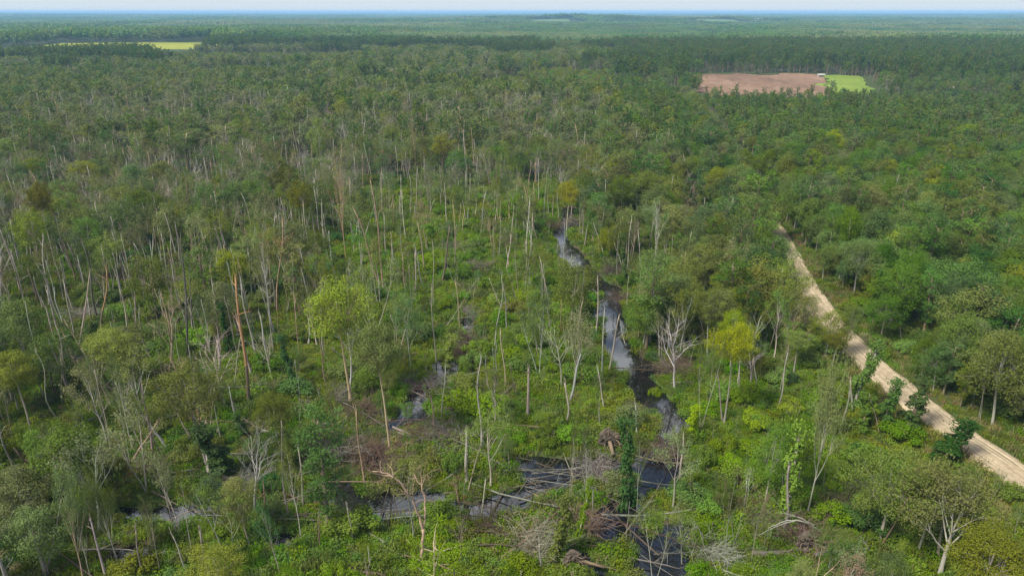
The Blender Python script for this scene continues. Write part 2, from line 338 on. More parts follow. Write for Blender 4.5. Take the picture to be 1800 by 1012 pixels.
def pine(seed, h, cl, wd, dense=1.0, name='pine', needle=.36, drop=.0):
    rng = np.random.default_rng(seed); T = B(); C = B(); limbs = []
    P = curve((0, 0, -.5), (rng.normal() * .03, rng.normal() * .03, 1), h, 9, .025, .03, rng); R = np.linspace(.24, .07, 10); R[0] = .33; tube(T, P, R, 7)
    m = int(15 * dense) + 5; lb = B()
    for i in range(m):
        t = 1 - cl + cl * (i + rng.random()) / m; f = min(t, .99) * 9; j = int(f); q = P[j] + (P[j + 1] - P[j]) * (f - j)
        az = i * 2.4 + rng.random(); e = .1 + .5 * (t - (1 - cl)) / cl + rng.normal() * .15
        s = math.sin(math.pi * min(1, .25 + .8 * (1 - (t - (1 - cl)) / cl)))
        L = wd * (.35 + .65 * s) * (.75 + .4 * rng.random())
        Q = curve(q, (math.cos(az), math.sin(az), e), L, 4, .12, .05, rng); tube(lb, Q, np.linspace(.06, .02, 5), 4)
        for u in (.45, .7, .9, 1.0):
            if rng.random() < drop: continue
            fj = min(u * 4, 3.99); jj = int(fj); c = Q[jj] + (Q[jj + 1] - Q[jj]) * (fj - jj) + rng.normal(size=3) * .35
            k = int(34 * dense); o = unit(rng.normal(size=(k, 3)) + (0, 0, .25)); rr = .25 + .55 * rng.random((k, 1)); oo = o * rr; oo[:, 2] *= .6
            leaves(C, c + oo, needle, rng, 0, .28, .3, dirs=o)
    limbs.append(lb)
    return Proto(T, limbs, C, h, wd, name)

def lobed_tree(seed, h, z0, rx, nl, lr, nleaf, size, name, squash=.6, r0=.18, flare=1.4, el=.6, mains=6, top=.5, wob=.03, shape=1.0):
    """trunk, main limbs that carry lobes of leaves spread over an uneven dome"""
    rng = np.random.default_rng(seed); T = B(); C = B()
    P = curve((0, 0, -.5), (rng.normal() * .04, rng.normal() * .04, 1), h * .86 + .5, 8, wob, .03, rng); R = r0 * np.linspace(1, .3, 9); R[0] *= flare; tube(T, P, R, 7)
    zc, rz = (z0 + h) / 2, (h - z0) / 2; ph = rng.random(3) * 6.28; limbs = [B() for _ in range(mains)]
    cen = P[5] * (1, 1, 0)
    lob = [[] for _ in range(mains)]
    for i in range(nl):
        t = (i + .5) / nl; zz = 1 - 1.75 * t ** shape; a = i * 2.39996 + rng.random() * .9
        rho = math.sqrt(max(.02, 1 - zz * zz)) * (1 + .22 * math.sin(2 * a + ph[0]) + .15 * math.sin(3 * a + ph[1])); f = .45 + .75 * rng.random() ** 1.2
        c = cen + np.array((math.cos(a) * rho * rx * f, math.sin(a) * rho * rx * f, zc + zz * rz * (.62 + .45 * rng.random())))
        r = lr * (.65 + .7 * rng.random()); k = int(nleaf * (r / lr) ** 1.6)
        d = rng.normal(size=(k, 3)); d[:, 2] += .35; d = unit(d); o = d * (.55 + .5 * rng.random((k, 1)) ** .6) * r; o[:, 2] *= squash
        leaves(C, c + o, size, rng, 0, el, .2, out=d); lob[int((a % 6.2832) / 6.2832 * mains) % mains].append(c)
    for li, L in enumerate(lob):
        if not L: continue
        m_ = np.mean(L, axis=0); zq = np.clip(m_[2] - rx * (.5 + .4 * rng.random()), z0 * .7, h * .75); j = int(np.clip(np.searchsorted(P[:, 2], zq), 1, 8)); f = (zq - P[j - 1, 2]) / max(.01, P[j, 2] - P[j - 1, 2]); q = P[j - 1] + (P[j] - P[j - 1]) * np.clip(f, 0, 1)
        nd = q + (m_ - q) * .5 + rng.normal(size=3) * .2; tube(limbs[li], np.array([q, (q + nd) / 2 + rng.normal(size=3) * .1, nd]), np.array([.42, .34, .26]) * r0, 5)
        for c in L: tube(limbs[li], np.array([nd, (nd + c) / 2 + rng.normal(size=3) * .18, c]), np.array([.2, .12, .05]) * r0, 3)
    limbs = [l for l in limbs if l.v]
    return Proto(T, limbs, C, h, rx * 1.1, name)

# near prototypes --------------------------------------------------------------
CFG_B = dict(wob=.13, up=.05, lv=2, ch=[4, 4], ang=.75, lr=.55)
BROAD = [lobed_tree(100 + i, 11, 2.4 + .6 * (i % 3), 2.8 + .7 * (i % 2), 42 + 5 * (i % 3), 1.1, 190, .2, 'broadleaf', .8, shape=(.8, 1.0, 1.25)[i % 3]) for i in range(6)]
CFG_W = dict(wob=.10, up=.09, lv=3, ch=[4, 3, 2], ang=.5, lr=.55)
WISPY = [limb_tree(200 + i, 15, 8.2, .05, 7, .62, 4.6, CFG_W, dict(nleaf=22, rad=.75, size=.21, squash=.9, el=.5, drop=.08), r0=.13, stems=1 + (i % 3 == 2), name='wispy', limb_lo=.5) for i in range(6)]
CFG_H = dict(wob=.12, up=.06, lv=3, ch=[4, 4, 3], ang=.62, lr=.58)
SPREAD = [limb_tree(250 + i, 14, 5.0, .05, 7, .75, 5.2, CFG_H, dict(nleaf=28, rad=.9, size=.21, squash=.8, el=.55), r0=.22, name='spreading', limb_lo=.55) for i in range(2)]
CFG_C = dict(wob=.10, up=-.02, lv=2, ch=[5, 5], ang=.8, lr=.5)
CYP = [lobed_tree(300 + i, 15, 7.6 + .6 * i, 3.5, 84, 1.05, 150, .21, 'cypress', .62, r0=.2, flare=2.0, el=.5, shape=.85) for i in range(4)]
CFG_D = dict(wob=.14, up=.06, lv=3, ch=[5, 4, 4], ang=.6, lr=.6, rr=.72)
BARE = [limb_tree(400 + i, 14, 8.0, .06, 8, .75, 4.2, CFG_D, None, r0=.16, name='bare', limb_lo=.5, wob=.06) for i in range(6)]
VINE = [vine_col(500 + i, 11) for i in range(3)]
PINE = [pine(600 + i, 20, .38 + .05 * (i % 3), 3.1, 1.0) for i in range(4)]
YPINE = [pine(640 + i, 11, .72, 2.4, 1.15, needle=.38) for i in range(3)]
SHRUB = [bush(700 + i, 2.6, 2.1, 3400, .17, lumps=22, stems=9) for i in range(5)]

# ------------------------------------------------------------------ things
RECORD = []                                                # (object, look, kind word, mid point) for the labels
def thing(name, loc, cat, look, group=None, mid=5.0, label=None):
    o = bpy.data.objects.new(name, None); COL.objects.link(o); o.location = loc; o.empty_display_size = .3
    return note(o, cat, look, group, mid, label)
def note(o, cat, look, group, mid, label=None):
    o['category'] = cat
    if group: o['group'] = group
    if label: o['label'] = label
    else: RECORD.append((o, look, (o.location.x, o.location.y, o.location.z + mid)))
    return o
def part(name, me, parent, color=None):
    o = bpy.data.objects.new(name, me); COL.objects.link(o); o.parent = parent
    if color is not None: o.color = (*color, 1)
    return o
def mesh_thing(name, me, loc, cat, look, group=None, mid=4.0, color=None, label=None):
    o = bpy.data.objects.new(name, me); COL.objects.link(o); o.location = loc
    if color is not None: o.color = (*color, 1)
    return note(o, cat, look, group, mid, label)
def jit(c, rng, a=.15):
    k = 1 + a * max(-2, min(2, rng.normal())); return tuple(max(.004, x * k * (1 + .06 * rng.normal())) for x in c)
R2 = np.random.default_rng(11)
BARKS = dict(grey=(.235, .215, .185), pale=(.31, .285, .245), tan=(.29, .215, .145), orange=(.27, .15, .082), dark=(.11, .095, .08), red=(.17, .13, .10), brown=(.14, .105, .075))
LEAFC = dict(olive=(.092, .118, .016), grey=(.108, .136, .036), mid=(.070, .120, .014), bright=(.098, .172, .008), dark=(.036, .084, .014), gold=(.136, .165, .009), lime=(.140, .210, .010),
             pine=(.066, .118, .021), yel=(.122, .150, .013), brown=(.13, .11, .05), orange=(.130, .142, .013), blue=(.072, .128, .036), sage=(.124, .142, .058))
LEAFW = dict(olive='olive-green', grey='grey-green', mid='mid-green', bright='bright green', dark='dark green', gold='golden-green', lime='lime-green', pine='green', yel='yellow-green', brown='brown', orange='olive-gold', blue='bluish-green', sage='pale sage-green')
BARKW = dict(grey='grey', pale='pale', tan='tan', orange='orange-barked', dark='dark', red='reddish', brown='brown')
def put_tree(name, cat, pr, x, y, h, leafc, barkc, group, look, rot=None, wd=None, lean=0, split=True, label=None):
    z = gh1(x, y); t = thing(name, (x, y, z), cat, look, group, h * .6, label)
    sz = h / pr.h; sx = sz * .5 + .5 * sz if wd is None else wd / pr.w
    t.scale = (sx * (.85 + .3 * R2.random()), sx * (.85 + .3 * R2.random()), sz); t.rotation_euler = (R2.normal() * .03 + 0, lean + R2.normal() * .03, R2.random() * 6.28 if rot is None else rot)
    bc = jit(BARKS[barkc], R2, .12); part('trunk', pr.trunk, t, bc)
    if split:
        for l in pr.limbs: part('limb', l, t, bc)
    if pr.crown: part('crown', pr.crown, t, jit(LEAFC[leafc], R2, .08 if name == 'shrub' else .2))
    return t

def snag_parts(base, top, r0, rng, stubs=3, bend=.03, forked=False, taper=.5, broken=True):
    """world base/top -> trunk mesh builder in local coordinates and a list of limb builders"""
    v = top - base; L = np.linalg.norm(v); n = 7
    t = np.linspace(0, 1, n + 1)[:, None]; P = v * t
    off = rng.normal(size=(2, 3)) * bend * L; P = P + np.sin(t * 3.14) * off[0] * .6 + np.sin(t * 6.28) * off[1] * .5
    P[0] -= unit(v) * .5
    T = B(); R = r0 * np.linspace(1, taper, n + 1); R[0] *= 1.3; tube(T, P, R, 6)
    if broken:                                             # splintered top
        for _ in range(4):
            s = P[-1] + rng.normal(size=3) * (R[-1] * .5, R[-1] * .5, 0); tube(T, np.array([s - unit(v) * .2, s + unit(v) * (.3 + .7 * rng.random()) + rng.normal(size=3) * .06]), np.array([R[-1] * .5, .02]), 3)
    limbs = []
    for i in range(stubs):
        f = (.45 + .5 * rng.random()) * n; j = min(int(f), n - 1); q = P[j] + (P[j + 1] - P[j]) * (f - j); az = rng.random() * 6.28
        Lb = B(); ln = L * (.05 + .13 * rng.random())
        C = curve(q, (math.cos(az), math.sin(az), .5 + .5 * rng.random()), ln, 4, .2, .03, rng); tube(Lb, C, np.linspace(r0 * .28, r0 * .08, 5), 4)
        for _ in range(rng.integers(0, 4)):
            k = rng.integers(1, 4); tube(Lb, curve(C[k], rng.normal(size=3) + (0, 0, .4), ln * .5, 3, .2, 0, rng), np.linspace(r0 * .1, r0 * .03, 4), 3)
        limbs.append(Lb)
    return T, limbs
SNAGN = 0
def snag_between(base, top, r0, tone, stubs=3, bend=.02, name='dead_trunk', extra='', group='standing dead trunks', taper=.5, label=None, broken=True):
    rng = np.random.default_rng(5000 + len(RECORD) * 3 + int(abs(base[0]) * 10))
    T, limbs = snag_parts(base, top, r0, rng, stubs, bend, taper=taper, broken=broken)
    h = top[2] - base[2]; ln = math.atan2(top[0] - base[0], h)
    px, py = proj(*base); L = math.hypot(*(np.array(proj(*top)) - (px, py)))
    size = 'tall' if h > 12.5 else 'short broken' if h < 6 else 'broken'
    lw = 'steeply leaning' if abs(ln) > .35 else ''
    look = ' '.join(x for x in (size, BARKW[tone], lw, 'dead trunk', extra) if x)
    col = jit(tuple(c * .85 for c in BARKS[tone]), R2, .12)
    if tone == 'orange':                                   # bark gone from the upper trunk, left on the lower
        V = np.concatenate(T.v); Q = np.concatenate(T.q); lo = V[Q][:, :, 2].mean(1) < .36 * h; t = thing(name, tuple(base), 'dead tree', look, group, h * .5, label)
        for nm, k, c in (('trunk', lo, BARKS['brown']), ('barkless_trunk', ~lo, col)):
            b = B(); b.add(V, Q[k], 0, True); part(nm, b.mesh(nm, M_BARK), t, c)
        for l in limbs: part('limb', l.mesh('limb', M_BARK), t, col)
        return t
    if not limbs: return mesh_thing(name, T.mesh('dead_trunk', M_BARK), tuple(base), 'dead tree', look, group, h * .5, col, label)
    t = thing(name, tuple(base), 'dead tree', look, group, h * .5, label); part('trunk', T.mesh('trunk', M_BARK), t, col)
    for l in limbs: part('limb', l.mesh('limb', M_BARK), t, col)
    return t
def snag_px(bx, by, tx, ty, r0=.16, tone='grey', stubs=3, bend=.02, **k):
    x, y = gpt(bx, by); base = np.array((x, y, gh1(x, y))); return snag_between(base, at_depth(tx, ty, y), r0, tone, stubs, bend, **k)

# ------------------------------------------------------------------ structure: ground, water, road, fields
def grid_coords(lo, hi, step, out_lo, out_hi, g=1.10):
    c = list(np.arange(lo, hi + .01, step)); s = step
    while c[-1] < out_hi: s *= g; c.append(min(c[-1] + s, out_hi))
    s = step
    while c[0] > out_lo: s *= g; c.insert(0, max(c[0] - s, out_lo))
    return np.array(c)
def structure(name, me, label, cat, kind='structure'):
    o = bpy.data.objects.new(name, me); COL.objects.link(o); o['kind'] = kind; o['label'] = label; o['category'] = cat; return o
def sheet(name, xs, ys, zf, m):
    X, Y = np.meshgrid(xs, ys); Z = zf(X, Y); nx = len(xs)
    i = (np.arange(len(ys) - 1)[:, None] * nx + np.arange(nx - 1)[None]).ravel()
    b = B(); b.add(np.stack([X, Y, Z], -1).reshape(-1, 3), np.stack([i, i + 1, i + 1 + nx, i + nx], 1), 0, True); return b.mesh(name, m)
gx = grid_coords(-100, 90, .9, -26000, 26000); gy = grid_coords(45, 215, .9, -400, 27500)
structure('ground', sheet('ground', gx, gy, gh, ground_mat()), 'swampy ground of dark soil and moss under the forest', 'ground')
structure('creek_water', sheet('creek_water', np.linspace(-95, 45, 36), np.linspace(42, 216, 44), lambda X, Y: X * 0 - .42, water_mat()), 'still black swamp water of the creek and its side sloughs', 'water')
def ribbon(name, pts, offs, zoff, m, step=1.0):
    P = np.array(pts, float); s = np.r_[0, np.cumsum(np.hypot(*np.diff(P, axis=0).T))]
    n = int(s[-1] / step); t = np.linspace(0, s[-1], n); C = np.stack([np.interp(t, s, P[:, 0]), np.interp(t, s, P[:, 1])], 1)
    k = np.ones(7) / 7; Cs = C.copy(); Cs[3:-3] = np.stack([np.convolve(C[:, i], k, 'valid') for i in (0, 1)], 1)
    T = unit(np.gradient(Cs, axis=0)); Nn = np.stack([T[:, 1], -T[:, 0]], 1); o = np.array(offs)
    wv = 1 + .22 * (vnoise(t, t * 0, 5, 4) - .5) + .12 * (vnoise(t, t * 0, 1.7, 6) - .5)
    XY = Cs[:, None] + Nn[:, None] * o[None, :, None] * np.where(np.abs(o) > 2.6, 1, 1)[None, :, None] * wv[:, None, None]
    Z = gh(XY[..., 0], XY[..., 1]) + np.array(zoff)[None] + .012 * (vnoise(XY[..., 0], XY[..., 1], .9, 8) - .5)
    V = np.concatenate([XY, Z[..., None]], -1).reshape(-1, 3); m_ = len(o)
    i = (np.arange(n - 1)[:, None] * m_ + np.arange(m_ - 1)[None]).ravel()
    b = B(); b.add(V, np.stack([i, i + 1, i + 1 + m_, i + m_], 1), 0, True); me = b.mesh(name, m)
    uv = me.uv_layers.new(name='UVMap'); U = np.stack([np.broadcast_to(o[None], (n, m_)), np.broadcast_to(t[:, None], (n, m_))], -1).reshape(-1, 2)
    li = np.empty(len(me.loops), np.int32); me.loops.foreach_get('vertex_index', li); uv.data.foreach_set('uv', U[li].astype(np.float32).ravel()); return me
offs = [q * .8 for q in (-3.6, -3.1, -2.9, -2.4, -2.0, -1.6, -1.2, -.8, -.4, 0, .5, .9, 1.3, 1.7, 2.1, 2.5, 2.9, 3.2, 3.7)]
zo = [-.05, .10, .17, .10, .04, .045, .10, .04, .05, .12, .04, .05, .10, .045, .04, .10, .18, .12, -.05]
structure('road', ribbon('road', ROAD, offs, zo, road_mat()), 'pale sandy dirt road with wheel ruts running through the woods', 'road')
def quad_sheet(name, c, m, n=24, dz=.25):
    c = np.array(c, float); u, v = np.meshgrid(np.linspace(0, 1, n), np.linspace(0, 1, n)); u, v = u[..., None], v[..., None]
    XY = c[0] * (1 - u) * (1 - v) + c[1] * u * (1 - v) + c[2] * u * v + c[3] * (1 - u) * v; X, Y = XY[..., 0], XY[..., 1]; e = ((u == 0) | (u == 1) | (v == 0) | (v == 1))[..., 0]
    X = X + e * (vnoise(X, Y, 14, 61) - .5) * 12; Y = Y + e * (vnoise(X, Y, 14, 62) - .5) * 26
    i = (np.arange(n - 1)[:, None] * n + np.arange(n - 1)[None]).ravel(); b = B(); b.add(np.stack([X, Y, gh(X, Y) + dz], -1).reshape(-1, 3), np.stack([i, i + 1, i + 1 + n, i + n], 1), 0, True); return b.mesh(name, m)
PLOUGH = [(134, 505), (226, 505), (289, 690), (160, 690)]; MEADOW = [(222, 505), (254, 505), (318, 668), (282, 668)]; YARD = [(330, 545), (425, 545), (430, 585), (335, 585)]
structure('field', quad_sheet('ploughed_field', PLOUGH, field_mat('ploughed_earth', [(.38, (.085, .052, .036)), (.5, (.15, .093, .062)), (.62, (.22, .15, .105))], .02, .3, .18)), 'bare reddish-brown ploughed field beyond the woods', 'field')
structure('field', quad_sheet('green_field', MEADOW, field_mat('meadow_grass', [(.38, (.08, .13, .018)), (.62, (.15, .195, .03))], .03, .3), dz=.30), 'small bright green field beside the ploughed one', 'field')
structure('field', quad_sheet('yard', YARD, field_mat('dry_grass', [(.35, (.14, .14, .05)), (.65, (.28, .24, .13))], .04, .3)), 'tan grassy yard around the far white house', 'field')
structure('field', sheet('yellow_field', np.linspace(-780, -450, 50), np.linspace(1130, 1290, 40), lambda X, Y: gh(X, Y) + .3,
          field_mat('yellow_crop', [(.35, (.12, .15, .015)), (.65, (.21, .21, .025))], .012, .1)), 'long yellow-green field far off on the left', 'field')
for i, (cx_, lab) in enumerate(((150, 'narrow pale green field near the horizon by the water tower'), (940, 'narrow pale green clearing near the horizon by the white roof'))):
    structure('field', sheet('far_field', np.linspace(cx_ - 60, cx_ + 120, 30), np.linspace(3330, 3640, 30), lambda X, Y: gh(X, Y) + .6,
          field_mat('far_meadow', [(.35, (.06, .10, .03)), (.65, (.09, .14, .045))], .01, .1)), lab, 'field')

# ------------------------------------------------------------------ hand-placed trees and dead wood (base pixel -> ground point, top pixel -> height)
SEEN = []                                                  # (px, py, distance): spots that stand free in the photograph
HERO = []                                                  # ground points taken, so that the fill keeps clear
def tree_px(kind, bx, by, ty, cw, leafc, barkc='grey', cat=None, extra=''):
    x, y = gpt(bx, by); h = at_depth(bx, ty, y)[2]; HERO.append((x, y, 2.2)); SEEN.extend((bx, by + (ty - by) * f, y) for f in (.3, .55, .8, .95))
    if kind in ('cyp', 'broad', 'vine', 'spread'): SEEN.extend((bx + cw * dx, ty + (by - ty) * .25, y) for dx in (-.3, .3))
    wm = cw / 2 * math.hypot(y, CAM_H - h * .7) / FPX
    tab = dict(cyp=(CYP, 'cypress_tree', 'tree', 'feathery cypress'), broad=(BROAD, 'broadleaf_tree', 'tree', 'bushy broadleaf tree'), wispy=(WISPY, 'swamp_tree', 'tree', 'thin-leaved swamp tree'),
               spread=(SPREAD, 'swamp_tree', 'tree', 'spreading tree with pale limbs'), bare=(BARE, 'bare_tree', 'dead tree', 'bare branching dead tree'),
               vine=(VINE, 'vine_clad_trunk', 'tree', 'vine-smothered trunk'), pine=(PINE, 'pine_tree', 'tree', 'pine'), shrub=(SHRUB, 'shrub', 'shrub', 'rounded shrub'))
    L, nm, ct, wd_ = tab[kind]; pr = L[int(R2.integers(len(L)))]
    look = ((BARKW[barkc] if kind == 'bare' else LEAFW[leafc]) + ' ' + wd_ + ' ' + extra).strip()
    return put_tree(nm, ct, pr, x, y, h, leafc, barkc, {'cyp': 'cypress trees', 'bare': 'bare dead trees', 'vine': 'vine-smothered trunks', 'shrub': 'shrubs', 'pine': 'pines'}.get(kind, 'leafy trees of the swamp'), look, wd=wm)
for a in [  # kind, base px, base py, top py, crown width px, leaf, bark
    ('cyp', 617, 705, 492, 105, 'gold', 'tan'), ('cyp', 368, 832, 640, 100, 'yel', 'grey'), ('cyp', 62, 772, 612, 70, 'yel', 'grey'), ('cyp', 1273, 742, 572, 78, 'gold', 'grey'),
    ('cyp', 85, 510, 365, 54, 'gold', 'pale'), ('cyp', 996, 412, 315, 42, 'orange', 'pale'), ('cyp', 1092, 400, 308, 44, 'yel', 'grey'), ('cyp', 1133, 395, 302, 46, 'yel', 'grey'),
    ('cyp', 1243, 628, 508, 60, 'gold', 'grey'), ('cyp', 535, 425, 318, 44, 'yel', 'grey'), ('cyp', 775, 322, 238, 42, 'gold', 'tan'), ('cyp', 1395, 655, 580, 50, 'olive', 'grey'), ('cyp', 686, 783, 562, 85, 'olive', 'tan'),
    ('cyp', 1462, 650, 585, 42, 'orange', 'grey'), ('cyp', 98, 470, 322, 38, 'yel', 'pale'), ('cyp', 1700, 1115, 945, 130, 'orange', 'grey'), ('cyp', 1785, 1110, 938, 130, 'gold', 'grey'), ('cyp', 400, 1120, 965, 80, 'gold', 'grey'),
    ('pine', 770, 1165, 962, 100, 'bright', 'tan'),
    ('vine', 395, 832, 738, 46, 'dark', 'brown'), ('vine', 428, 765, 722, 22, 'dark', 'brown'), ('vine', 1105, 885, 728, 44, 'dark', 'brown'), ('vine', 975, 985, 875, 40, 'mid', 'brown'),
    ('vine', 1552, 752, 664, 44, 'dark', 'brown'), ('vine', 1592, 760, 672, 48, 'dark', 'brown'), ('vine', 787, 640, 578, 26, 'lime', 'brown'), ('vine', 1214, 762, 706, 28, 'lime', 'brown'),
    ('vine', 517, 678, 590, 26, 'dark', 'brown'), ('vine', 1385, 925, 765, 44, 'bright', 'grey'), ('vine', 1016, 952, 850, 20, 'mid', 'pale'), ('vine', 1500, 720, 600, 40, 'mid', 'grey'), ('vine', 1655, 812, 748, 60, 'dark', 'brown'),
    ('broad', 1232, 520, 432, 66, 'lime', 'grey'), ('broad', 1345, 885, 742, 66, 'bright', 'grey'), ('broad', 1400, 860, 722, 52, 'bright', 'grey'), ('broad', 1480, 625, 530, 34, 'mid', 'grey'),
    ('broad', 1745, 745, 590, 120, 'olive', 'grey'), ('broad', 1500, 520, 425, 60, 'grey', 'grey'), ('broad', 565, 300, 208, 36, 'lime', 'grey'), ('broad', 1800, 760, 650, 90, 'olive', 'grey'), ('broad', 1690, 510, 455, 36, 'yel', 'grey'),
    ('spread', 1652, 1010, 800, 200, 'olive', 'pale'), ('spread', 1418, 908, 598, 85, 'grey', 'pale'), ('spread', 188, 752, 605, 62, 'grey', 'pale'), ('spread', 147, 1020, 800, 110, 'grey', 'tan'),
    ('spread', 205, 978, 775, 75, 'olive', 'pale'), ('wispy', 229, 814, 608, 44, 'grey', 'pale'), ('wispy', 253, 715, 612, 50, 'brown', 'pale'), ('wispy', 282, 1004, 850, 40, 'grey', 'pale'),
    ('wispy', 336, 962, 800, 60, 'olive', 'pale'), ('wispy', 495, 1020, 868, 70, 'blue', 'pale'), ('wispy', 530, 950, 770, 70, 'yel', 'pale'), ('wispy', 591, 785, 665, 60, 'grey', 'tan'), ('wispy', 1000, 897, 705, 50, 'grey', 'pale'),
    ('wispy', 1031, 910, 700, 48, 'grey', 'pale'), ('wispy', 1120, 890, 730, 44, 'olive', 'pale'), ('wispy', 1232, 755, 585, 66, 'grey', 'grey'), ('wispy', 1722, 742, 620, 70, 'olive', 'grey'), ('wispy', 637, 660, 575, 34, 'mid', 'tan'),
    ('wispy', 150, 778, 690, 40, 'yel', 'pale'), ('wispy', 22, 772, 660, 46, 'grey', 'pale'), ('wispy', 1370, 690, 590, 50, 'grey', 'grey'), ('broad', 440, 965, 850, 70, 'grey', 'grey'), ('broad', 380, 930, 845, 54, 'blue', 'grey'),
    ('wispy', 1150, 1010, 860, 90, 'olive', 'grey'), ('wispy', 1200, 985, 850, 80, 'grey', 'grey'), ('broad', 60, 960, 830, 90, 'grey', 'grey'), ('broad', 85, 1010, 890, 80, 'grey', 'grey'), ('wispy', 1275, 1005, 828, 95, 'brown', 'grey'), ('wispy', 1320, 990, 850, 60, 'brown', 'grey'),
    ('bare', 25, 440, 292, 44, 'grey', 'pale'), ('bare', 62, 425, 300, 44, 'grey', 'pale'), ('bare', 196, 440, 368, 44, 'grey', 'pale'), ('bare', 105, 330, 262, 36, 'grey', 'pale'), ('bare', 368, 335, 292, 26, 'grey', 'pale'),
    ('bare', 425, 410, 345, 34, 'grey', 'grey'), ('bare', 482, 635, 395, 46, 'grey', 'grey'), ('bare', 185, 548, 440, 58, 'grey', 'red'), ('bare', 756, 388, 286, 36, 'grey', 'red'), ('bare', 609, 464, 268, 44, 'grey', 'tan'), ('bare', 733, 312, 198, 26, 'grey', 'tan'),
    ('bare', 1312, 884, 812, 44, 'grey', 'pale'), ('bare', 1128, 640, 585, 30, 'grey', 'grey'), ('bare', 1110, 460, 380, 40, 'grey', 'pale'), ('bare', 1150, 470, 350, 40, 'grey', 'pale'), ('bare', 865, 442, 360, 50, 'grey', 'tan'), ('bare', 808, 985, 890, 50, 'grey', 'red'), ('bare', 160, 1020, 905, 50, 'grey', 'pale'),
    ('shrub', 818, 655, 628, 28, 'mid', 'brown'), ('shrub', 1150, 690, 660, 28, 'bright', 'brown'), ('shrub', 640, 690, 650, 50, 'bright', 'brown'), ('shrub', 715, 830, 800, 34, 'bright', 'brown'), ('shrub', 800, 830, 782, 50, 'mid', 'brown'), ('shrub', 1235, 820, 770, 50, 'mid', 'brown'),
    ('pine', 822, 300, 182, 44, 'dark', 'tan'), ('pine', 808, 300, 205, 30, 'pine', 'tan'), ('pine', 330, 300, 232, 60, 'pine', 'tan'), ('pine', 300, 320, 235, 44, 'pine', 'tan'), ('pine', 410, 290, 218, 50, 'olive', 'tan'),
]: tree_px(*a)

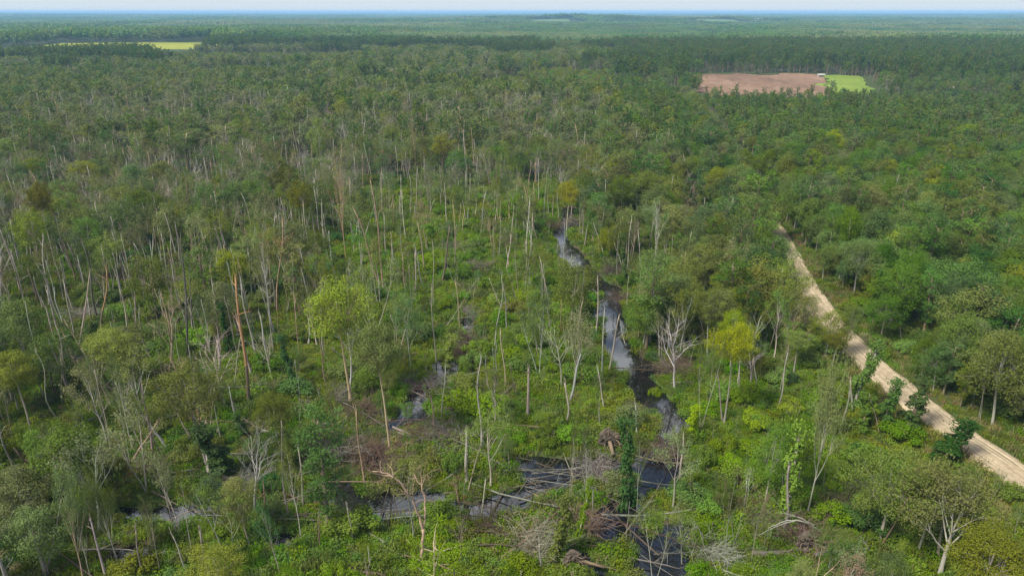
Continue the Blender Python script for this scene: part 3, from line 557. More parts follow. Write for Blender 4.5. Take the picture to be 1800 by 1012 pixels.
for a in [  # base px, base py, top px, top py, radius, tone, stubs
    (437, 705, 414, 488, .24, 'orange', 5), (450, 632, 424, 498, .20, 'grey', 2), (331, 633, 318, 440, .2, 'dark', 2), (338, 578, 333, 470, .16, 'dark', 1), (180, 600, 187, 470, .18, 'orange', 3), (176, 570, 144, 425, .2, 'dark', 4),
    (369, 834, 359, 745, .22, 'pale', 0), (822, 848, 820, 758, .27, 'grey', 0), (845, 905, 853, 848, .13, 'pale', 0), (928, 729, 929, 648, .26, 'grey', 2), (1002, 704, 1021, 622, .2, 'pale', 1), (1010, 602, 1024, 530, .17, 'tan', 2),
    (1062, 719, 1051, 650, .1, 'pale', 2), (1379, 932, 1387, 818, .2, 'grey', 2), (1498, 722, 1495, 668, .2, 'grey', 0), (1477, 764, 1493, 688, .15, 'grey', 1), (80, 1016, 58, 935, .16, 'pale', 3), (84, 1000, 106, 888, .12, 'pale', 2), (332, 1008, 303, 940, .1, 'pale', 1),
    (250, 1016, 239, 930, .09, 'grey', 3), (187, 1016, 160, 915, .13, 'pale', 4), (533, 890, 524, 785, .13, 'pale', 1), (573, 627, 561, 550, .15, 'pale', 1), (767, 632, 759, 505, .14, 'grey', 2), (777, 729, 783, 648, .09, 'pale', 2), (765, 759, 758, 703, .15, 'tan', 0),
    (110, 710, 106, 626, .09, 'pale', 2), (100, 699, 84, 640, .2, 'brown', 1), (67, 584, 55, 543, .18, 'tan', 0), (100, 579, 81, 508, .16, 'pale', 1), (110, 572, 96, 512, .14, 'pale', 0), (131, 589, 113, 498, .15, 'pale', 1), (92, 574, 74, 528, .15, 'grey', 1),
    (42, 497, 19, 388, .22, 'grey', 2), (37, 517, -2, 398, .15, 'pale', 1), (66, 532, 49, 472, .2, 'red', 0), (214, 514, 198, 442, .18, 'grey', 0), (222, 517, 210, 448, .16, 'grey', 0), (285, 539, 264, 428, .13, 'pale', 2), (255, 539, 241, 453, .15, 'grey', 2), (367, 534, 352, 460, .18, 'brown', 1),
    (380, 524, 370, 460, .13, 'grey', 1), (444, 522, 436, 443, .13, 'pale', 2), (240, 568, 237, 520, .1, 'pale', 2), (272, 612, 271, 576, .13, 'pale', 0), (370, 625, 355, 535, .09, 'pale', 1), (400, 585, 388, 535, .09, 'pale', 1), (415, 577, 400, 528, .09, 'pale', 1),
    (488, 552, 497, 388, .17, 'tan', 2), (492, 442, 490, 378, .13, 'pale', 1), (541, 447, 533, 357, .14, 'pale', 1), (571, 439, 565, 356, .16, 'pale', 1), (674, 507, 651, 318, .2, 'tan', 2), (670, 505, 622, 368, .2, 'tan', 3), (689, 469, 688, 430, .15, 'grey', 0), (709, 458, 703, 356, .08, 'pale', 2),
    (677, 399, 672, 310, .1, 'pale', 1), (692, 394, 692, 358, .16, 'tan', 0), (747, 477, 734, 393, .2, 'tan', 0), (777, 497, 791, 398, .25, 'brown', 0), (762, 539, 761, 430, .09, 'pale', 2), (807, 399, 810, 360, .16, 'tan', 0), (868, 439, 867, 403, .16, 'pale', 0), (945, 421, 922, 328, .17, 'tan', 2),
    (967, 552, 950, 456, .11, 'pale', 1), (596, 402, 590, 366, .14, 'pale', 1), (730, 388, 729, 366, .15, 'pale', 0), (556, 425, 545, 345, .12, 'grey', 1), (640, 500, 632, 430, .12, 'grey', 1), (600, 545, 585, 470, .1, 'grey', 2), (660, 400, 652, 320, .12, 'pale', 1), (505, 550, 520, 470, .12, 'grey', 1), (120, 520, 106, 460, .13, 'pale', 1),
    (150, 515, 137, 455, .14, 'pale', 1), (128, 545, 113, 500, .15, 'pale', 0), (310, 490, 300, 420, .14, 'pale', 1), (320, 470, 308, 395, .14, 'grey', 1), (280, 460, 270, 400, .16, 'tan', 1), (1127, 500, 1122, 410, .11, 'pale', 1), (1180, 470, 1182, 420, .11, 'grey', 1), (1215, 355, 1220, 325, .12, 'pale', 0), (985, 475, 980, 430, .12, 'grey', 1), (912, 520, 905, 440, .1, 'grey', 1),
    (885, 545, 862, 495, .09, 'pale', 1), (957, 395, 962, 300, .1, 'pale', 1), (940, 325, 942, 285, .17, 'tan', 0), (930, 325, 933, 285, .17, 'tan', 0), (835, 330, 828, 225, .16, 'tan', 1), (820, 335, 815, 235, .16, 'pale', 0), (700, 320, 695, 260, .13, 'pale', 1), (655, 320, 640, 255, .13, 'pale', 2), (530, 305, 515, 230, .13, 'pale', 1), (548, 260, 540, 190, .13, 'pale', 2),
    (282, 310, 265, 260, .15, 'tan', 0), (297, 310, 285, 250, .15, 'tan', 1), (328, 320, 320, 285, .14, 'pale', 0), (357, 318, 345, 280, .14, 'pale', 0), (228, 280, 222, 250, .13, 'pale', 2), (97, 325, 82, 268, .13, 'pale', 2), (1308, 895, 1312, 850, .09, 'pale', 0), (950, 1000, 948, 955, .12, 'grey', 0), (1055, 745, 1053, 715, .1, 'grey', 0),
    (1270, 740, 1262, 660, .12, 'grey', 1), (1365, 720, 1385, 620, .12, 'grey', 2), (1297, 700, 1300, 640, .11, 'grey', 1), (1330, 690, 1325, 630, .11, 'grey', 1), (1610, 560, 1606, 520, .12, 'pale', 1), (1585, 600, 1580, 555, .1, 'grey', 0),
    (232, 813, 276, 742, .2, 'tan', 0), (292, 785, 262, 742, .2, 'pale', 0), (1035, 270, 1040, 240, .13, 'pale', 1), (1112, 280, 1118, 235, .12, 'pale', 1), (1180, 300, 1184, 240, .1, 'grey', 1), (1200, 360, 1222, 320, .12, 'pale', 0),
    (1045, 900, 1040, 830, .08, 'grey', 1), (1378, 870, 1376, 835, .1, 'grey', 0), (1545, 760, 1530, 700, .1, 'grey', 2), (620, 950, 610, 890, .1, 'grey', 2), (563, 960, 560, 905, .08, 'red', 1), (650, 995, 648, 970, .13, 'pale', 0), (700, 900, 692, 870, .1, 'grey', 0)]:
    snag_px(*a); HERO.append((*gpt(a[0], a[1]), 1.2)); SEEN.extend((a[0] + (a[2] - a[0]) * f, a[1] + (a[3] - a[1]) * f, gpt(a[0], a[1])[1]) for f in (.15, .4, .65, .9))

def tree_from_paths(name, base, paths, col, label, cat='dead tree', group=None):
    """a thing whose trunk and limbs follow given world polylines: paths = [(part, points, r0, r1)]"""
    t = thing(name, tuple(base), cat, '', group, 5, label)
    rng = np.random.default_rng(len(label) * 7)
    for nm, pts, r0, r1 in paths:
        P = np.array(pts) - base; s = np.r_[0, np.cumsum(np.linalg.norm(np.diff(P, axis=0), axis=1))]; tt = np.linspace(0, s[-1], max(6, 3 * len(P)))
        Q = np.stack([np.interp(tt, s, P[:, i]) for i in range(3)], 1); Q[1:-1] += rng.normal(size=(len(Q) - 2, 3)) * r0 * .5
        b = B(); tube(b, Q, np.linspace(r0, r1, len(Q)), 6)
        if nm == 'limb':
            for _ in range(7):
                k = int(rng.integers(len(Q) // 3, len(Q))); C = curve(Q[k], unit(Q[-1] - Q[0]) + rng.normal(size=3) * .7, 1.2 + 1.6 * rng.random(), 4, .2, .02, rng); tube(b, C, np.linspace(r1 * .9, .012, 5), 3)
                tube(b, curve(C[2], rng.normal(size=3), .9, 3, .2, 0, rng), np.linspace(r1 * .4, .01, 4), 3)
        part(nm, b.mesh(nm, M_BARK), t, col)
    return t
def P3(px, py, y): return at_depth(px, py, y)
# the big forked dead tree at the bottom middle
x0, y0 = gpt(745, 988); b0 = np.array((x0, y0, gh1(x0, y0)))
tree_from_paths('forked_dead_tree', b0, [('trunk', [b0 - (0, 0, .4), P3(744, 960, y0), P3(743, 928, y0)], .2, .17),
    ('limb', [P3(743, 930, y0), P3(737, 910, y0), P3(727, 880, y0 - .5), P3(712, 860, y0 - 1), P3(702, 845, y0 - 1), P3(680, 832, y0 - 1.5), P3(655, 828, y0 - 2)], .15, .05),
    ('limb', [P3(744, 928, y0), P3(747, 900, y0 + .5), P3(746, 870, y0 + 1), P3(738, 850, y0 + 1.2), P3(727, 832, y0 + 1.6)], .13, .05),
    ('limb', [P3(700, 845, y0 - 1), P3(688, 836, y0), P3(672, 836, y0 + .5)], .06, .02), ('limb', [P3(741, 856, y0 + 1.2), P3(746, 842, y0 + 1), P3(748, 835, y0 + .5)], .06, .02)],
    jit((.33, .22, .16), R2, .02), 'tall reddish-pink dead tree forked low into two arching bare limbs', group='bare dead trees'); HERO.append((x0, y0, 3))
# white arching stems near the bottom right
x0, y0 = gpt(1452, 942); b0 = np.array((x0, y0, gh1(x0, y0)))
tree_from_paths('arching_dead_tree', b0, [('trunk', [b0 - (0, 0, .3), P3(1440, 930, y0), P3(1425, 920, y0), P3(1405, 914, y0), P3(1380, 916, y0), P3(1350, 928, y0)], .12, .05),
    ('limb', [P3(1430, 922, y0), P3(1405, 908, y0), P3(1380, 902, y0 + .6)], .09, .03), ('limb', [P3(1400, 914, y0), P3(1370, 922, y0 - .6), P3(1335, 940, y0 - 1)], .07, .02)],
    jit(BARKS['grey'], R2, .02), 'pale bent dead stems arching over to the ground above the big log', group='bare dead trees'); HERO.append((x0, y0, 2))

def log_between(a, b_, r0, tone, name='fallen_log', look='fallen log', stubs=4, label=None, limbs=True):
    rng = np.random.default_rng(9000 + len(RECORD)); a = np.array(a, float); b_ = np.array(b_, float); v = b_ - a; L = np.linalg.norm(v); n = 6
    t = np.linspace(0, 1, n + 1)[:, None]; P = v * t + np.sin(t * 3.14) * rng.normal(size=3) * .02 * L + rng.normal(size=(n + 1, 3)) * r0 * .25
    T = B(); tube(T, P, np.linspace(r0, r0 * .5, n + 1) * (1 + .14 * rng.normal(size=n + 1).clip(-1.5, 1.5)), 8)
    tube(T, np.array([P[0] * 1.0 - unit(v) * .02, P[0] + unit(v) * .02]), np.array([r0 * .05, r0]), 8, close=False)
    Ls = []
    for i in range(stubs):
        k = int(rng.integers(2, n + 1)); lb = B(); C = curve(P[k], unit(v) * .7 + rng.normal(size=3) * .6 + (0, 0, .35), L * (.1 + .15 * rng.random()), 4, .15, 0, rng); tube(lb, C, np.linspace(r0 * .3, .02, 5), 4)
        for _ in range(4): tube(lb, curve(C[int(rng.integers(1, 4))], unit(v) + rng.normal(size=3) * .8, L * .08, 3, .2, 0, rng), np.linspace(.03, .01, 4), 3)
        Ls.append(lb)
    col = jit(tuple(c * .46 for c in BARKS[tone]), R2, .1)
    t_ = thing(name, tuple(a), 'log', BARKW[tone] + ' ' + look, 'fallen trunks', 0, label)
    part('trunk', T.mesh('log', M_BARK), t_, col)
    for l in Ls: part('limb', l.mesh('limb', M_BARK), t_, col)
    return t_
def log_px(ax, ay, bx, by, r=.22, tone='grey', h=.35, **k):
    r *= .8; p, q = gpt(ax, ay, h), gpt(bx, by, h); return log_between((p[0], p[1], gh1(*p) * .3 + h), (q[0], q[1], gh1(*q) * .3 + h + .15), r, tone, **k)
for a in [(110, 660, 155, 684, .22, 'tan'), (460, 757, 560, 787, .28, 'pale'), (530, 745, 602, 752, .24, 'grey'), (690, 750, 802, 783, .26, 'pale'), (700, 760, 790, 790, .2, 'grey'), (642, 633, 733, 621, .2, 'tan'), (450, 669, 498, 667, .2, 'pale'), (450, 735, 525, 777, .22, 'grey'),
          (588, 992, 680, 1014, .36, 'brown'), (940, 866, 1078, 912, .2, 'tan'), (1058, 899, 1245, 890, .2, 'pale'), (955, 978, 1062, 994, .34, 'tan'), (1322, 973, 1440, 966, .42, 'grey'), (1432, 976, 1526, 966, .3, 'pale'), (1180, 674, 1212, 673, .26, 'grey'), (800, 514, 838, 520, .22, 'grey'),
          (675, 421, 720, 452, .18, 'pale'), (735, 376, 756, 390, .18, 'pale'), (1216, 930, 1246, 922, .25, 'pale'), (500, 490, 545, 497, .2, 'pale'), (560, 497, 600, 503, .18, 'grey'), (250, 700, 300, 735, .16, 'pale'), (205, 728, 235, 732, .16, 'pale'), (55, 738, 88, 728, .2, 'brown'),
          (800, 560, 836, 556, .16, 'grey'), (800, 585, 835, 575, .18, 'grey'), (805, 600, 840, 608, .15, 'grey'), (735, 575, 785, 570, .16, 'tan'), (780, 660, 830, 680, .12, 'tan'), (770, 690, 830, 684, .12, 'grey'), (705, 680, 745, 695, .14, 'pale'), (1000, 905, 1060, 945, .18, 'tan'), (1300, 975, 1250, 1000, .2, 'pale'), (1320, 845, 1285, 850, .14, 'pale'), (915, 898, 955, 922, .18, 'tan'), (885, 908, 915, 898, .14, 'tan')]: log_px(*a)

_rl = np.random.default_rng(91); _n = 0
while _n < 230:
    px_, py_ = _rl.random() * 1240, 420 + _rl.random() * 580
    zone = in_poly(np.array([px_]), np.array([py_]), [(400, 690), (860, 690), (1060, 880), (1230, 1000), (700, 985), (150, 880), (200, 640)])[0] or abs(px_ - 815) < 45 and py_ < 700
    if not zone and _rl.random() > .22: continue
    x_, y_ = gpt(px_, py_); a_ = _rl.normal() * .6 + (0 if _rl.random() < .75 else 1.5); L_ = 5 + 10 * _rl.random(); dx_, dy_ = math.cos(a_) * L_, math.sin(a_) * L_
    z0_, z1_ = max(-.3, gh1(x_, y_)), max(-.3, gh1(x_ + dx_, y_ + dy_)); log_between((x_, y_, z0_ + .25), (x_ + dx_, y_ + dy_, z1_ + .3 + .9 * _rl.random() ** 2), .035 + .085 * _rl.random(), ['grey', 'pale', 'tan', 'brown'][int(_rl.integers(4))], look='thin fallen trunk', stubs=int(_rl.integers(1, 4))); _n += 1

def brush(seed, r, n, flat=.35, leafy=True):
    rng = np.random.default_rng(seed); T = B(); C = B(); d0 = rng.random() * 6.28
    for i in range(n):
        a = d0 + rng.normal() * .9 + (3.14 if rng.random() < .2 else 0); p = np.array((rng.normal() * r * .3, rng.normal() * r * .3, .1 + rng.random() * r * flat * .5))
        q = curve(p, (math.cos(a), math.sin(a), .25 + .5 * rng.random()), r * (.6 + .8 * rng.random()), 5, .16, -.07, rng); q[:, 2] = np.maximum(q[:, 2], .03)
        tube(T, q, np.linspace(.035, .008, 6) * (.6 + 1.1 * rng.random() ** 2), 3)
        for _ in range(5):
            k = int(rng.integers(1, 5)); s = curve(q[k], unit(q[k + 1] - q[k]) + rng.normal(size=3) * .6, r * .4, 3, .2, -.03, rng); tube(T, s, np.linspace(.02, .008, 4), 3)
    if leafy: leaves(C, rng.normal(size=(220, 3)) * (r * .45, r * .45, r * .12) + (0, 0, r * .25), .16, rng, 0, .6, .3)
    return T, C
BRUSH = []
for i in range(4):
    T, C = brush(800 + i, 2.9, 75); BRUSH.append((T.mesh('brush_branches', M_BARK), C.mesh('brush_leaves', M_DRY)))
def put_brush(bx, by, sc, tone, look, sz=1.0):
    x, y = gpt(bx, by); i = int(R2.integers(4))
    t = thing('brush_pile', (x, y, max(-.4, gh1(x, y))), 'brush pile', look, 'tangles of fallen branches', .6); t.scale = (sc, sc, sc * sz); t.rotation_euler.z = R2.random() * 6.28
    part('branches', BRUSH[i][0], t, jit(tuple(c * .62 for c in BARKS[tone]), R2, .1)); part('dead_leaves', BRUSH[i][1], t, jit((.12, .08, .05), R2, .15)); HERO.append((x, y, 2.5 * sc))
for a in [(600, 795, 1.3, 'grey'), (655, 815, 1.3, 'brown'), (545, 800, 1.0, 'grey'), (700, 835, 1.0, 'red'), (1185, 655, 1.1, 'red'), (1190, 640, .8, 'brown'), (1055, 825, 1.1, 'pale'), (1165, 800, 1.2, 'brown'), (930, 950, 1.1, 'pale'), (945, 975, .9, 'pale'), (1035, 925, 1.0, 'tan'), (1005, 915, 1.0, 'brown'), (820, 550, 1.0, 'grey'), (825, 600, 1.1, 'brown'), (815, 620, .9, 'brown'),
          (770, 675, 1.2, 'grey'), (735, 680, 1.0, 'grey'), (640, 720, 1.1, 'brown'), (790, 775, 1.2, 'grey'), (755, 770, 1.0, 'brown'), (1420, 955, 1.2, 'red'), (170, 830, 1.0, 'brown'), (150, 560, 1.2, 'grey'), (125, 575, 1.0, 'red'), (875, 430, 1.3, 'brown'), (845, 475, 1.2, 'grey'), (1015, 395, 1.3, 'grey'), (975, 400, 1.1, 'brown'),
          (290, 500, 1.2, 'grey'), (800, 440, 1.1, 'grey'), (260, 830, 1.0, 'brown'), (440, 855, 1.0, 'grey'), (1240, 975, 1.1, 'pale'), (1120, 725, .6, 'brown'), (1080, 480, 1.2, 'dark'), (1095, 530, 1.0, 'brown'), (310, 470, 1.2, 'red'), (205, 495, 1.4, 'red'), (870, 930, .9, 'brown'), (1520, 870, .9, 'grey'), (1480, 890, .8, 'brown'), (590, 700, .9, 'grey'), (430, 480, 1.0, 'red'), (520, 500, .9, 'grey')]:
    put_brush(*a, {'grey': 'grey tangle', 'brown': 'brown tangle', 'red': 'reddish-brown tangle', 'pale': 'bleached tangle', 'tan': 'tan tangle', 'dark': 'dark tangle'}[a[3]] + ' of fallen branches')

def root_plate(px, py, r, label, logto):
    x, y = gpt(px, py); z = gh1(x, y); rng = np.random.default_rng(int(px)); t = thing('upturned_root_plate', (x, y, z), 'root plate', '', 'upturned root plates', r, label)
    b = B(); n, m = 9, 20; V = []
    for side in (0, 1):
        for i in range(n):
            for j in range(m):
                a = j * 6.283 / m; rr = r * (i / (n - 1)) * (1 + .16 * math.sin(3 * a + px) + .1 * math.sin(7 * a + 2)); th = (.42 if side else -.3) * (1 - .75 * (i / (n - 1)) ** 2) * r * .8
                V.append((math.cos(a) * rr, th + rng.normal() * .07 * r, r * .85 + math.sin(a) * rr * .85 + rng.normal() * .05 * r))
    Q = []
    for s in (0, 1):
        for i in range(n - 1):
            for j in range(m):
                a, c = s * n * m + i * m + j, s * n * m + i * m + (j + 1) % m; Q.append((a, c, c + m, a + m) if s else (c, a, a + m, c + m))
    e0, e1 = (n - 1) * m, n * m + (n - 1) * m
    for j in range(m): Q.append((e0 + j, e1 + j, e1 + (j + 1) % m, e0 + (j + 1) % m))
    b.add(V, Q, 0, True); part('soil_disc', b.mesh('soil_disc', plain('root_soil', (.06, .047, .034), .95, .5, 3)), t)
    for i in range(16):
        a = rng.random() * 6.28; rb = B(); p = np.array((math.cos(a) * r * .55, -.25 * r, r * .85 + math.sin(a) * r * .5))
        tube(rb, curve(p, (math.cos(a), -.4 + rng.normal() * .3, math.sin(a)), r * (.5 + .5 * rng.random()), 4, .25, -.05, rng), np.linspace(.07, .015, 5), 4); part('root', rb.mesh('root', M_BARK), t, BARKS['brown'])
    g = np.array((*gpt(*logto, .3), .4)) - np.array((x, y, z)); lb = B(); tube(lb, np.array([(0, .2, r * .75), g * .5 + (0, 0, r * .4), g]), np.array([.3, .25, .15]) * r / 1.5, 8); part('trunk', lb.mesh('trunk', M_BARK), t, tuple(c * .5 for c in BARKS['tan']))
    HERO.append((x, y, 2.0))
root_plate(1070, 785, 1.6, 'broad upturned disc of roots and soil beside the creek bend', (1078, 800))
root_plate(1008, 995, 1.1, 'torn-up root mass of a fallen trunk at the bottom edge of the pool', (1062, 998))
root_plate(1416, 968, 1.3, 'small dark root mass at the big log near the bottom right', (1470, 972))

# ------------------------------------------------------------------ far buildings
WHITE = plain('white_paint', (.75, .76, .76), .6, .06, 2); ROOFM = plain('metal_roof', (.55, .57, .6), .45, .1, 1); DARKM = plain('dark_glass', (.04, .045, .05), .2, .1, 1); POSTM = plain('timber_post', (.3, .26, .2), .8, .2, 2)
def box(b, x0, x1, y0, y1, z0, z1):
    V = [(x0, y0, z0), (x1, y0, z0), (x1, y1, z0), (x0, y1, z0), (x0, y0, z1), (x1, y0, z1), (x1, y1, z1), (x0, y1, z1)]
    b.add(V, [(0, 3, 2, 1), (4, 5, 6, 7), (0, 1, 5, 4), (1, 2, 6, 5), (2, 3, 7, 6), (3, 0, 4, 7)])
def gable(b, x0, x1, y0, y1, z0, z1, o=.4):
    ym = (y0 + y1) / 2; t = .12
    for s, ya in ((0, y0 - o), (1, y1 + o)):
        V = [(x0 - o, ya, z0 - .2), (x1 + o, ya, z0 - .2), (x1 + o, ym, z1), (x0 - o, ym, z1)]; V += [(a, c, d + t) for a, c, d in V]
        b.add(V, [(0, 1, 2, 3), (4, 5, 6, 7), (0, 1, 5, 4), (1, 2, 6, 5), (2, 3, 7, 6), (3, 0, 4, 7)])
    for x in (x0, x1): b.add([(x, y0, z0), (x, y1, z0), (x, ym, z1), (x, ym, z1)], [(0, 1, 2, 3)])
def house(x, y, wd, dp, h, rot, name, label, cat='house'):
    t = thing(name, (x, y, gh1(x, y)), cat, '', None, 2, label); t.rotation_euler.z = rot
    b = B(); box(b, -wd / 2, wd / 2, -dp / 2, dp / 2, 0, h); part('wall', b.mesh('wall', WHITE), t)
    b = B(); gable(b, -wd / 2, wd / 2, -dp / 2, dp / 2, h, h + dp * .32); part('roof', b.mesh('roof', ROOFM), t)
    for wx in np.linspace(-wd * .36, wd * .36, 4):
        if abs(wx) > wd * .2 or wd > 12:
            b = B(); box(b, wx - .5, wx + .5, -dp / 2 - .06, -dp / 2 + .05, 1, 2.2); part('window', b.mesh('window', DARKM), t)
    b = B(); box(b, -.5, .5, -dp / 2 - .06, -dp / 2 + .05, .05, 2.1); part('door', b.mesh('door', DARKM), t)
house(343, 566, 6, 5, 3.0, .5, 'house', 'small white house with pale roof among pines right of the green field')
house(1165, 3560, 34, 18, 6, -.2, 'barn', 'long white-roofed barn far off near the horizon', 'barn')
t = thing('open_shed', (279, 662, gh1(279, 662)), 'shed', '', None, 1, 'low white open shed where the brown and green fields meet')
b = B(); box(b, -3.2, 3.2, -1.6, 1.6, 2.1, 2.35); part('roof', b.mesh('roof', WHITE), t)
for px_ in (-2.9, 2.9):
    for py_ in (-1.4, 1.4):
        b = B(); box(b, px_ - .1, px_ + .1, py_ - .1, py_ + .1, 0, 2.1); part('post', b.mesh('post', POSTM), t)
b = B(); box(b, -2.6, 2.2, .9, 1.3, 0, 1.3); part('back_panel', b.mesh('panel', ROOFM), t)
tx, ty = 358, 4400
t = thing('water_tower', (tx, ty, gh1(tx, ty)), 'water tower', '', None, 30, 'slim pale water tower standing above the horizon forest')
b = B(); tube(b, np.array([(0, 0, 30), (0, 0, 33), (0, 0, 36), (0, 0, 39), (0, 0, 42), (0, 0, 43.5)]), np.array([1.5, 4.5, 6, 6, 4, .8]), 14); part('tank', b.mesh('tank', WHITE), t)
for k in range(5):
    b = B(); a = k * 1.2566; tube(b, np.array([(math.cos(a) * 6, math.sin(a) * 6, 0), (math.cos(a) * 4, math.sin(a) * 4, 34)]), np.array([.45, .45]), 6); part('leg', b.mesh('leg', WHITE), t)
b = B(); tube(b, np.array([(0, 0, 0), (0, 0, 31)]), np.array([.9, .9]), 8); part('riser', b.mesh('riser', WHITE), t)

# ------------------------------------------------------------------ fill: zones in the photograph's ground plan
OPEN = [(650, 335), (985, 335), (1000, 430), (1020, 560), (1075, 690), (1060, 800), (860, 830), (700, 700), (560, 640), (590, 450)]
SOUTHEAST = [(1195, 660), (1330, 640), (1440, 640), (1560, 730), (1700, 820), (1800, 900), (1800, 1200), (1240, 1200), (1220, 900)]
LOGBELT = [(420, 700), (850, 720), (850, 830), (420, 830)]
FIELDS = [(-790, -440, 1040, 1300), (80, 280, 3200, 3660), (870, 1070, 3200, 3660)]
def blocked(x, y, road=5.0, bank=-.3):
    m = poly_dist(x, y, ROAD) < road
    near = np.hypot(x, y) < 330
    m |= near & (chan_r(x, y) < bank)
    m |= in_poly(x + (vnoise(x, y, 18, 71) - .5) * 16, y + (vnoise(x, y, 18, 72) - .5) * 40, [(130, 492), (260, 492), (322, 672), (290, 695), (154, 695)]) | in_poly(x, y, [(331, 535), (350, 535), (356, 590), (336, 590)])
    for a, c, d, e in FIELDS: m |= (x > a) & (x < c) & (y > d) & (y < e)
    return m
HX = np.array([(a, c) for a, c, _ in HERO]); HR = np.array([r for *_, r in HERO])
def clear_of_heroes(x, y, k=1.0):
    return np.array([np.all(np.hypot(HX[:, 0] - a, HX[:, 1] - c) > HR * k) for a, c in zip(x, y)])
def scatter(x0, x1, y0, y1, step, dens, seed):
    """jittered grid, thinned by dens(px,py,x,y) in 0..1"""
    r = np.random.default_rng(seed); X, Y = np.meshgrid(np.arange(x0, x1, step), np.arange(y0, y1, step)); X = X.ravel() + r.random(X.size) * step; Y = Y.ravel() + r.random(Y.size) * step
    px, py = proj(X, Y, 0 * X); k = (r.random(X.size) < dens(px, py, X, Y)); return X[k], Y[k], px[k], py[k]
def right_of_road(x, y):
    return x > np.interp(y, [p[1] for p in ROAD], [p[0] for p in ROAD])
def wedge(x, y, m=25): return np.abs(x) < y * .80 + 14 + m
def in_view(x, y, h):
    px, py = proj(x, y, np.asarray(h, float)); px2, py2 = proj(x, y, 0 * np.asarray(h, float)); return (px > -15) & (px < 1815) & (py < 1005)
def masks(px, py, x, y):
    o = in_poly(px, py, OPEN); se = in_poly(px, py, SOUTHEAST); rr = right_of_road(x, y); lb = in_poly(px, py, LOGBELT)
    return o, se, rr, lb
SEEN.extend((a, c, gpt(a, c)[1]) for a, c in [(1003, 368), (990, 418), (1050, 490), (1070, 505), (1065, 540), (1065, 570), (1085, 630), (1110, 600), (1150, 690), (1165, 715), (1180, 740), (1165, 815), (1140, 830), (970, 825), (975, 850), (1060, 840), (880, 880), (845, 870), (700, 880), (610, 885), (560, 840), (350, 890), (400, 885), (430, 880), (790, 640), (775, 660), (1040, 960),
    (1385, 440), (1393, 455), (1400, 465), (1408, 480), (1415, 495), (1428, 520), (1440, 545), (1455, 565), (1520, 635), (1540, 650), (1560, 665), (1600, 700), (1640, 735), (1680, 755), (1770, 815), (1790, 830), (600, 800), (650, 815), (560, 795), (740, 770), (780, 775), (500, 765), (1060, 760), (1085, 760), (820, 560), (820, 600), (1165, 650), (930, 950), (720, 440), (700, 430), (780, 360), (760, 430), (1000, 980), (1350, 970), (1400, 965), (745, 950), (738, 905), (715, 862), (680, 832), (747, 890)])
CREEKPTS = []
for (ax_, ay_), (bx_, by_) in zip(CREEK[:11], CREEK[1:11]):
    for f in np.arange(0, 1, .12):
        for o_ in (-1.5, 0, 1.5): CREEKPTS.append((*proj(ax_ + (bx_ - ax_) * f + o_, ay_ + (by_ - ay_) * f, 0.0), ay_ + (by_ - ay_) * f))
for _y in np.arange(74, 158, 3.0):
    for o_ in (-1, 1): _x = float(np.interp(_y, [p[1] for p in ROAD], [p[0] for p in ROAD])) + o_; CREEKPTS.append((*proj(_x, _y, 0.0), _y))
SEEN_A = np.array(SEEN); CREEK_A = np.array(CREEKPTS)
def hides(x, y, h, wd, A=None):
    """True where a tree of that size would stand in front of one of the free-standing spots"""
    o = 0 * x; d = y * CP + (CAM_H - h * .6) * SP; s = FPX / d; pc, _ = proj(x, y, o + h * .65); _, pt = proj(x, y, o + h); _, pb = proj(x, y, o + h * .3)
    m = np.zeros(x.shape, bool)
    for sx, sy, sd_ in (SEEN_A if A is None else A): m |= (np.abs(pc - sx) < wd * s) & (sy > pt) & (sy < pb) & (y < sd_ - .3)
    return m
FILL = {}
def fill(kind, step, dens, seed, road, bank, ymax, ymin=47, hk=1.0):
    x, y, px, py = scatter(-260, 260, ymin, ymax, step, dens, seed)
    k = wedge(x, y) & ~blocked(x, y, road, bank); x, y, px, py = x[k], y[k], px[k], py[k]
    k = clear_of_heroes(x, y, hk)
    if kind in ('wispy', 'broad', 'cyp', 'pine', 'vine', 'bare', 'shrub', 'sapling'):
        hh, ww = dict(sapling=(4.5, 1.2), wispy=(12, 2.6), broad=(10, 3.2), cyp=(12.5, 2.8), pine=(14, 2.6), vine=(8, 1), bare=(11, 1.2), shrub=(3, 1.6))[kind]; k &= ~(hides(x, y, hh, ww) & (np.random.default_rng(seed).random(len(x)) < (.7 if kind == 'shrub' else .85))); k &= ~(hides(x, y, hh, ww * .8, CREEK_A) & (np.random.default_rng(seed + 1).random(len(x)) < np.where(y > 118, .88, .62)))
    FILL[kind] = [a[k] for a in (x, y, px, py)]
def d_snag(px, py, x, y):
    o, se, rr, lb = masks(px, py, x, y); d = np.where(px < 640, .66, .3); d = np.where(o, .2, d); d = np.where(se, .1, d); d = np.where(lb, .15, d); d = np.where(py > 830, .2, d); return np.where(rr, .03, d) * np.where((px > 1250) & ~o, .4, 1)
def d_wisp(px, py, x, y):
    o, se, rr, lb = masks(px, py, x, y); d = np.where(px < 640, .62, .70); d = np.where((px > 1080) & (py < 700), .95, d); d = np.where(o, .36, d); d = np.where(se, .24, d); d = np.where(lb, .12, d); d = np.where((py > 620) & ~se & ~o & ~lb, .75, d); d = np.where((py > 830) & ~se, .8, d); return np.where(rr, .12, d)
def d_broad(px, py, x, y):
    o, se, rr, lb = masks(px, py, x, y); d = np.where(px < 640, .12, .2); d = np.where(py > 640, .05, d); d = np.where((px > 1040) & (py < 660), .6, d); d = np.where(o, .03, d); d = np.where(se, .10, d); d = np.where(lb, .02, d); return np.where(rr, 1.0, d)
